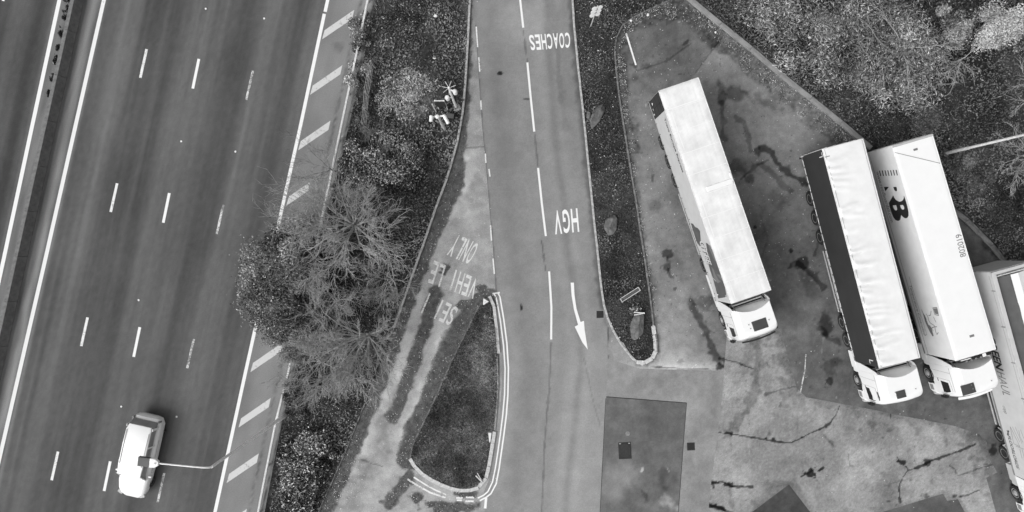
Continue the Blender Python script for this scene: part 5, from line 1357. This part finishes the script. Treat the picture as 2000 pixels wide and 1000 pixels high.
bare_tree(668, 585, 'thin bare sapling crowded between the two larger bare trees', [(az, el, 1.9) for az, el in ((20,40),(80,50),(140,34),(190,44),(235,30),(280,42),(320,36),(350,60))], 703, hub=1.8, rt=.07)
bare_tree(632, 505, 'fine-twigged bare sapling between the round evergreen and the large bare tree', [(az, el, 2.3) for az, el in ((5,44),(60,34),(120,40),(170,30),(205,26),(235,34),(268,30),(300,40),(335,34))], 707, hub=2.0, rt=.08, P=dict(rmin=.011))
bare_tree(775, 545, 'fine-twigged bare sapling at the kerb of the slip road, right of the large bare tree', [(az, el, 2.0) for az, el in ((20,50),(80,44),(140,34),(190,30),(225,26),(255,30),(285,36),(320,46))], 708, hub=1.6, rt=.07, P=dict(rmin=.011))
bare_tree(640, 700, 'fine-twigged bare sapling left of the sweeping bare tree, by the guard rail', [(az, el, 2.1) for az, el in ((90,44),(140,34),(170,26),(200,28),(230,30),(262,28),(295,34),(340,40))], 709, hub=1.6, rt=.07, P=dict(rmin=.011))
bare_tree(655, 335, 'sparse twiggy sapling reaching over the hatched hard shoulder', [(150,30,2.2),(170,44,2.0),(200,26,2.4),(225,38,2.0),(120,40,1.8),(250,50,1.6)], 704, hub=1.4, rt=.05, P=dict(pch=.6, rmin=.007), mat='bark')
bare_tree(735, 300, 'leggy bare shrub with long dark stems above the big bare tree', [(100,40,1.9),(130,28,2.0),(60,34,1.8),(200,36,1.6),(320,30,1.7),(20,36,1.5)], 705, hub=.6, rt=.06, P=dict(lev=2), mat='bark', cat='shrub', name='bare_shrub')
# shrubs under and around them
G1 = 'shrubs in the roadside verge'
bush(566, 536, 'dense round evergreen overhanging the motorway edge line', (2.45,3.35), 3.2, 25000, mixt(76, 20, .03, 150, 22, 26, 711), 711, 'evergreen_tree', 'tree', (.09,.15), clumps=46, stems=16)
bush(592, 655, 'small dark evergreen clump below the round evergreen', (1.9,1.4), 1.8, 6000, mixt(66, 20, .03, 140, 20, 24, 712), 712, group=G1, clumps=14)
bush(668, 605, 'grey twiggy shrub between the two bare trees', (2.3,1.5), 1.2, 3600, mixt(44, 16, .03, 130, 22, 26, 713), 713, group=G1, size=(.05,.10), aspect=.3, clumps=20)
bush(700, 480, 'dark undergrowth shrub beneath the large bare tree', (2.6,2.2), .9, 5000, mixt(38, 13, .02, 120, 22, 16, 714), 714, group=G1, clumps=20)
bush(745, 320, 'tall shrub with sparse bright leaves above the large bare tree', (2.3,1.6), 1.7, 1500, mixt(60, 26, .45, 165, 22, 20, 715), 715, group=G1, size=(.09,.16), clumps=22, stems=26)
bush(800, 330, 'shrub with small pale leaves beside the slip road kerb', (1.6,1.7), 1.1, 1700, mixt(64, 24, .2, 150, 22, 20, 716), 716, group=G1, size=(.07,.13), clumps=18)
bush(692, 325, 'low leafy shrub against the guard rail left of the bright-leaved shrub', (1.1,1.3), 1.3, 1700, mixt(66, 24, .2, 170, 22, 20, 717), 717, group=G1, size=(.08,.14), clumps=12)
bush(800, 190, 'large round heap of pale cut brushwood below the torn sack', (1.8,1.7), .5, 2400, mixt(112, 34, .2, 170, 26, 24, 718), 718, 'brush_heap', 'brush heap', (.08,.2), aspect=.28, tilt=.6, clumps=26)
bush(712, 72, 'leafy shrub behind the guard rail near the top of the photo', (.9,1.3), 1.0, 1200, mixt(74, 28, .12, 170, 18, 22, 719), 719, group=G1, size=(.07,.13), clumps=12)
bush(700, 152, 'pale leafy shrub between the guard rail and the rail fence', (.8,.9), 1.0, 1100, mixt(92, 30, .16, 175, 18, 22, 720), 720, group=G1, size=(.07,.13), clumps=10)
bush(800, 30, 'low dark bramble mound near the crumpled sheet', (1.7,1.5), .5, 1500, mixt(48, 20, .06, 140, 20, 22, 721), 721, group=G1, clumps=14)
bush(650, 760, 'dark shrub below the lower bare tree', (2.2,1.5), 1.0, 3600, mixt(46, 20, .06, 150, 20, 20, 722), 722, group=G1, clumps=18)
bush(578, 775, 'twiggy grey shrub leaning over the guard rail beside the street lamp', (.9,1.2), 1.2, 2400, mixt(84, 26, .1, 160, 20, 20, 723), 723, group=G1, clumps=10, aspect=.35)
bush(618, 880, 'laurel with glossy bright leaves below the street lamp', (1.9,1.9), 1.4, 3800, mixt(50, 20, .26, 165, 20, 20, 724), 724, group=G1, size=(.10,.18), clumps=20)
bush(578, 950, 'laurel with glossy bright leaves at the bottom edge of the photo', (1.7,1.7), 1.3, 3200, mixt(48, 20, .24, 165, 20, 20, 725), 725, group=G1, size=(.10,.18), clumps=18)
bush(1243, 602, 'small plant with pointed leaves behind the large boulder', (.62,.36), .4, 420, mixt(74, 24, .12, 140, 12, 14, 726), 726, 'small_plant', 'plant', (.10,.18), aspect=.3, clumps=8, stems=5)
for i, (u, v, s, lab) in enumerate(((135,6,.6,'longest dark weed clump against the barrier, at the very top'),(129,33,.4,'second dark weed clump down the barrier'),(122,66,.5,'tall dark weed beside the central barrier, third from the top'),(118,95,.25,'thin dark weed with pale flecks beside the barrier'),(111,116,.42,'forked dark weed beside the central barrier'),(106,151,.25,'tiny dark weed beside the central barrier'),(98,187,.42,'lowest dark weed clump beside the barrier'))):
    bush(u, v, lab, (.20,s), .35, int(900*s)+90, mixt(20, 6, .02, 130, 12, 8, 730+i), 730+i, 'weed', 'weed', (.06,.14), aspect=.3, clumps=6, stems=3, group='weeds along the central barrier', z0=.02)
# the wood at the upper right
G2 = 'trees and thickets of the wood'
bush(1640, 72, 'wide pale-leaved thicket at the top middle of the wood', (5.2,3.6), 2.0, 10500, mixt(104, 30, .05, 160, 34, 36, 741), 741, 'thicket', 'thicket', (.12,.27), clumps=46, stems=40, group=G2, aspect=.2)
bush(1748, 120, 'pale-leaved thicket in the centre of the wood, behind the light tree', (3.6,3.1), 2.0, 7800, mixt(106, 30, .05, 160, 34, 36, 742), 742, 'thicket', 'thicket', (.12,.27), clumps=36, stems=34, group=G2, aspect=.2)
bush(1500, 18, 'thin leafy thicket at the top left of the wood', (3.0,1.9), 1.2, 4200, mixt(80, 28, .1, 165, 26, 26, 743), 743, 'thicket', 'thicket', (.12,.27), clumps=24, stems=22, group=G2, aspect=.2)
bush(1905, 72, 'brightest tree in the wood with a dense pale crown', (1.5,1.25), 4.2, 6500, mixt(150, 20, .05, 190, 16, 18, 744), 744, 'pale_tree', 'tree', (.07,.13), clumps=40, stems=12, group=G2, tilt=1.3)
bush(1835, 60, 'greyish shrub left of the brightest tree', (1.4,1.3), 1.8, 3600, mixt(100, 26, .06, 160, 16, 24, 745), 745, 'shrub', 'shrub', (.07,.14), clumps=16, group=G2)
bush(1985, 95, 'grey shrub right of the brightest tree', (.9,.9), 1.6, 2200, mixt(96, 24, .04, 150, 16, 24, 746), 746, 'shrub', 'shrub', (.07,.14), clumps=10, group=G2)
bush(1890, 340, 'soft grey-green fern patch beside the lamp column', (1.5,1.9), .35, 2200, mixt(78, 18, .02, 130, 20, 18, 747), 747, 'fern_patch', 'ferns', (.10,.22), aspect=.22, tilt=.5, clumps=16, stems=4, group=G2)
bush(1800, 230, 'soft grey fern patch above the rear of the refrigerated lorry', (1.7,1.3), .35, 2000, mixt(80, 18, .02, 130, 20, 18, 748), 748, 'fern_patch', 'ferns', (.10,.22), aspect=.22, tilt=.5, clumps=14, stems=4, group=G2)
bush(1960, 400, 'dark bramble mound at the right edge of the wood', (2.0,2.2), .6, 3600, mixt(48, 16, .02, 120, 20, 18, 749), 749, 'bramble', 'bramble', clumps=18, group=G2)
bare_tree(1655, 50, 'many-branched bare tree rising out of the pale thicket at the top of the wood', [(az, el, 3.0) for az, el in ((20,26),(95,30),(150,34),(200,20),(235,30),(268,22),(330,24))], 751, hub=1.6, rt=.10, group=G2, P=dict(lev=2, pch=.55, wob=.2), mat='bark')
bare_tree(1735, 105, 'bare tree with pale limbs in the middle of the wood', [(az, el, 2.6) for az, el in ((20,26),(110,34),(190,30),(225,20),(262,26),(310,30))], 752, hub=1.5, rt=.09, group=G2, P=dict(lev=2, pch=.6, wob=.2))
bare_tree(1850, 128, 'slender bare tree below the brightest tree', [(215,18,2.2),(230,30,1.8),(262,24,1.7),(285,36,1.3),(190,30,1.4),(60,50,1.4)], 753, hub=1.6, rt=.07, group=G2, P=dict(lev=2, pch=.62))
bare_tree(1822, 108, 'leaning bare stem in front of the pale thicket', [(222,12,1.9),(205,34,1.2),(245,40,1.1)], 754, hub=1.3, rt=.06, group=G2, P=dict(lev=2, pch=.5))
bare_tree(2010, 186, 'bare tree at the right edge above the lamp column with limbs reaching left', [(176,14,2.0),(190,22,2.4),(205,16,2.0),(150,40,1.6),(120,30,1.8),(225,30,1.6)], 755, hub=1.4, rt=.08, group=G2, P=dict(lev=2, pch=.6))
bare_tree(1990, 305, 'bare tree at the right edge below the lamp column', [(150,22,1.7),(172,18,2.2),(196,26,2.0),(215,20,2.1),(238,24,1.8),(258,34,1.6),(120,40,1.4)], 756, hub=1.2, rt=.08, group=G2, P=dict(lev=3, pch=.6))
bare_tree(1500, 40, 'thin bare stems at the top left of the wood', [(80,40,1.4),(110,30,1.5),(250,30,1.2),(200,40,1.3),(20,36,1.3)], 757, hub=.7, rt=.05, group=G2, P=dict(lev=2, pch=.6), name='bare_shrub', cat='shrub')
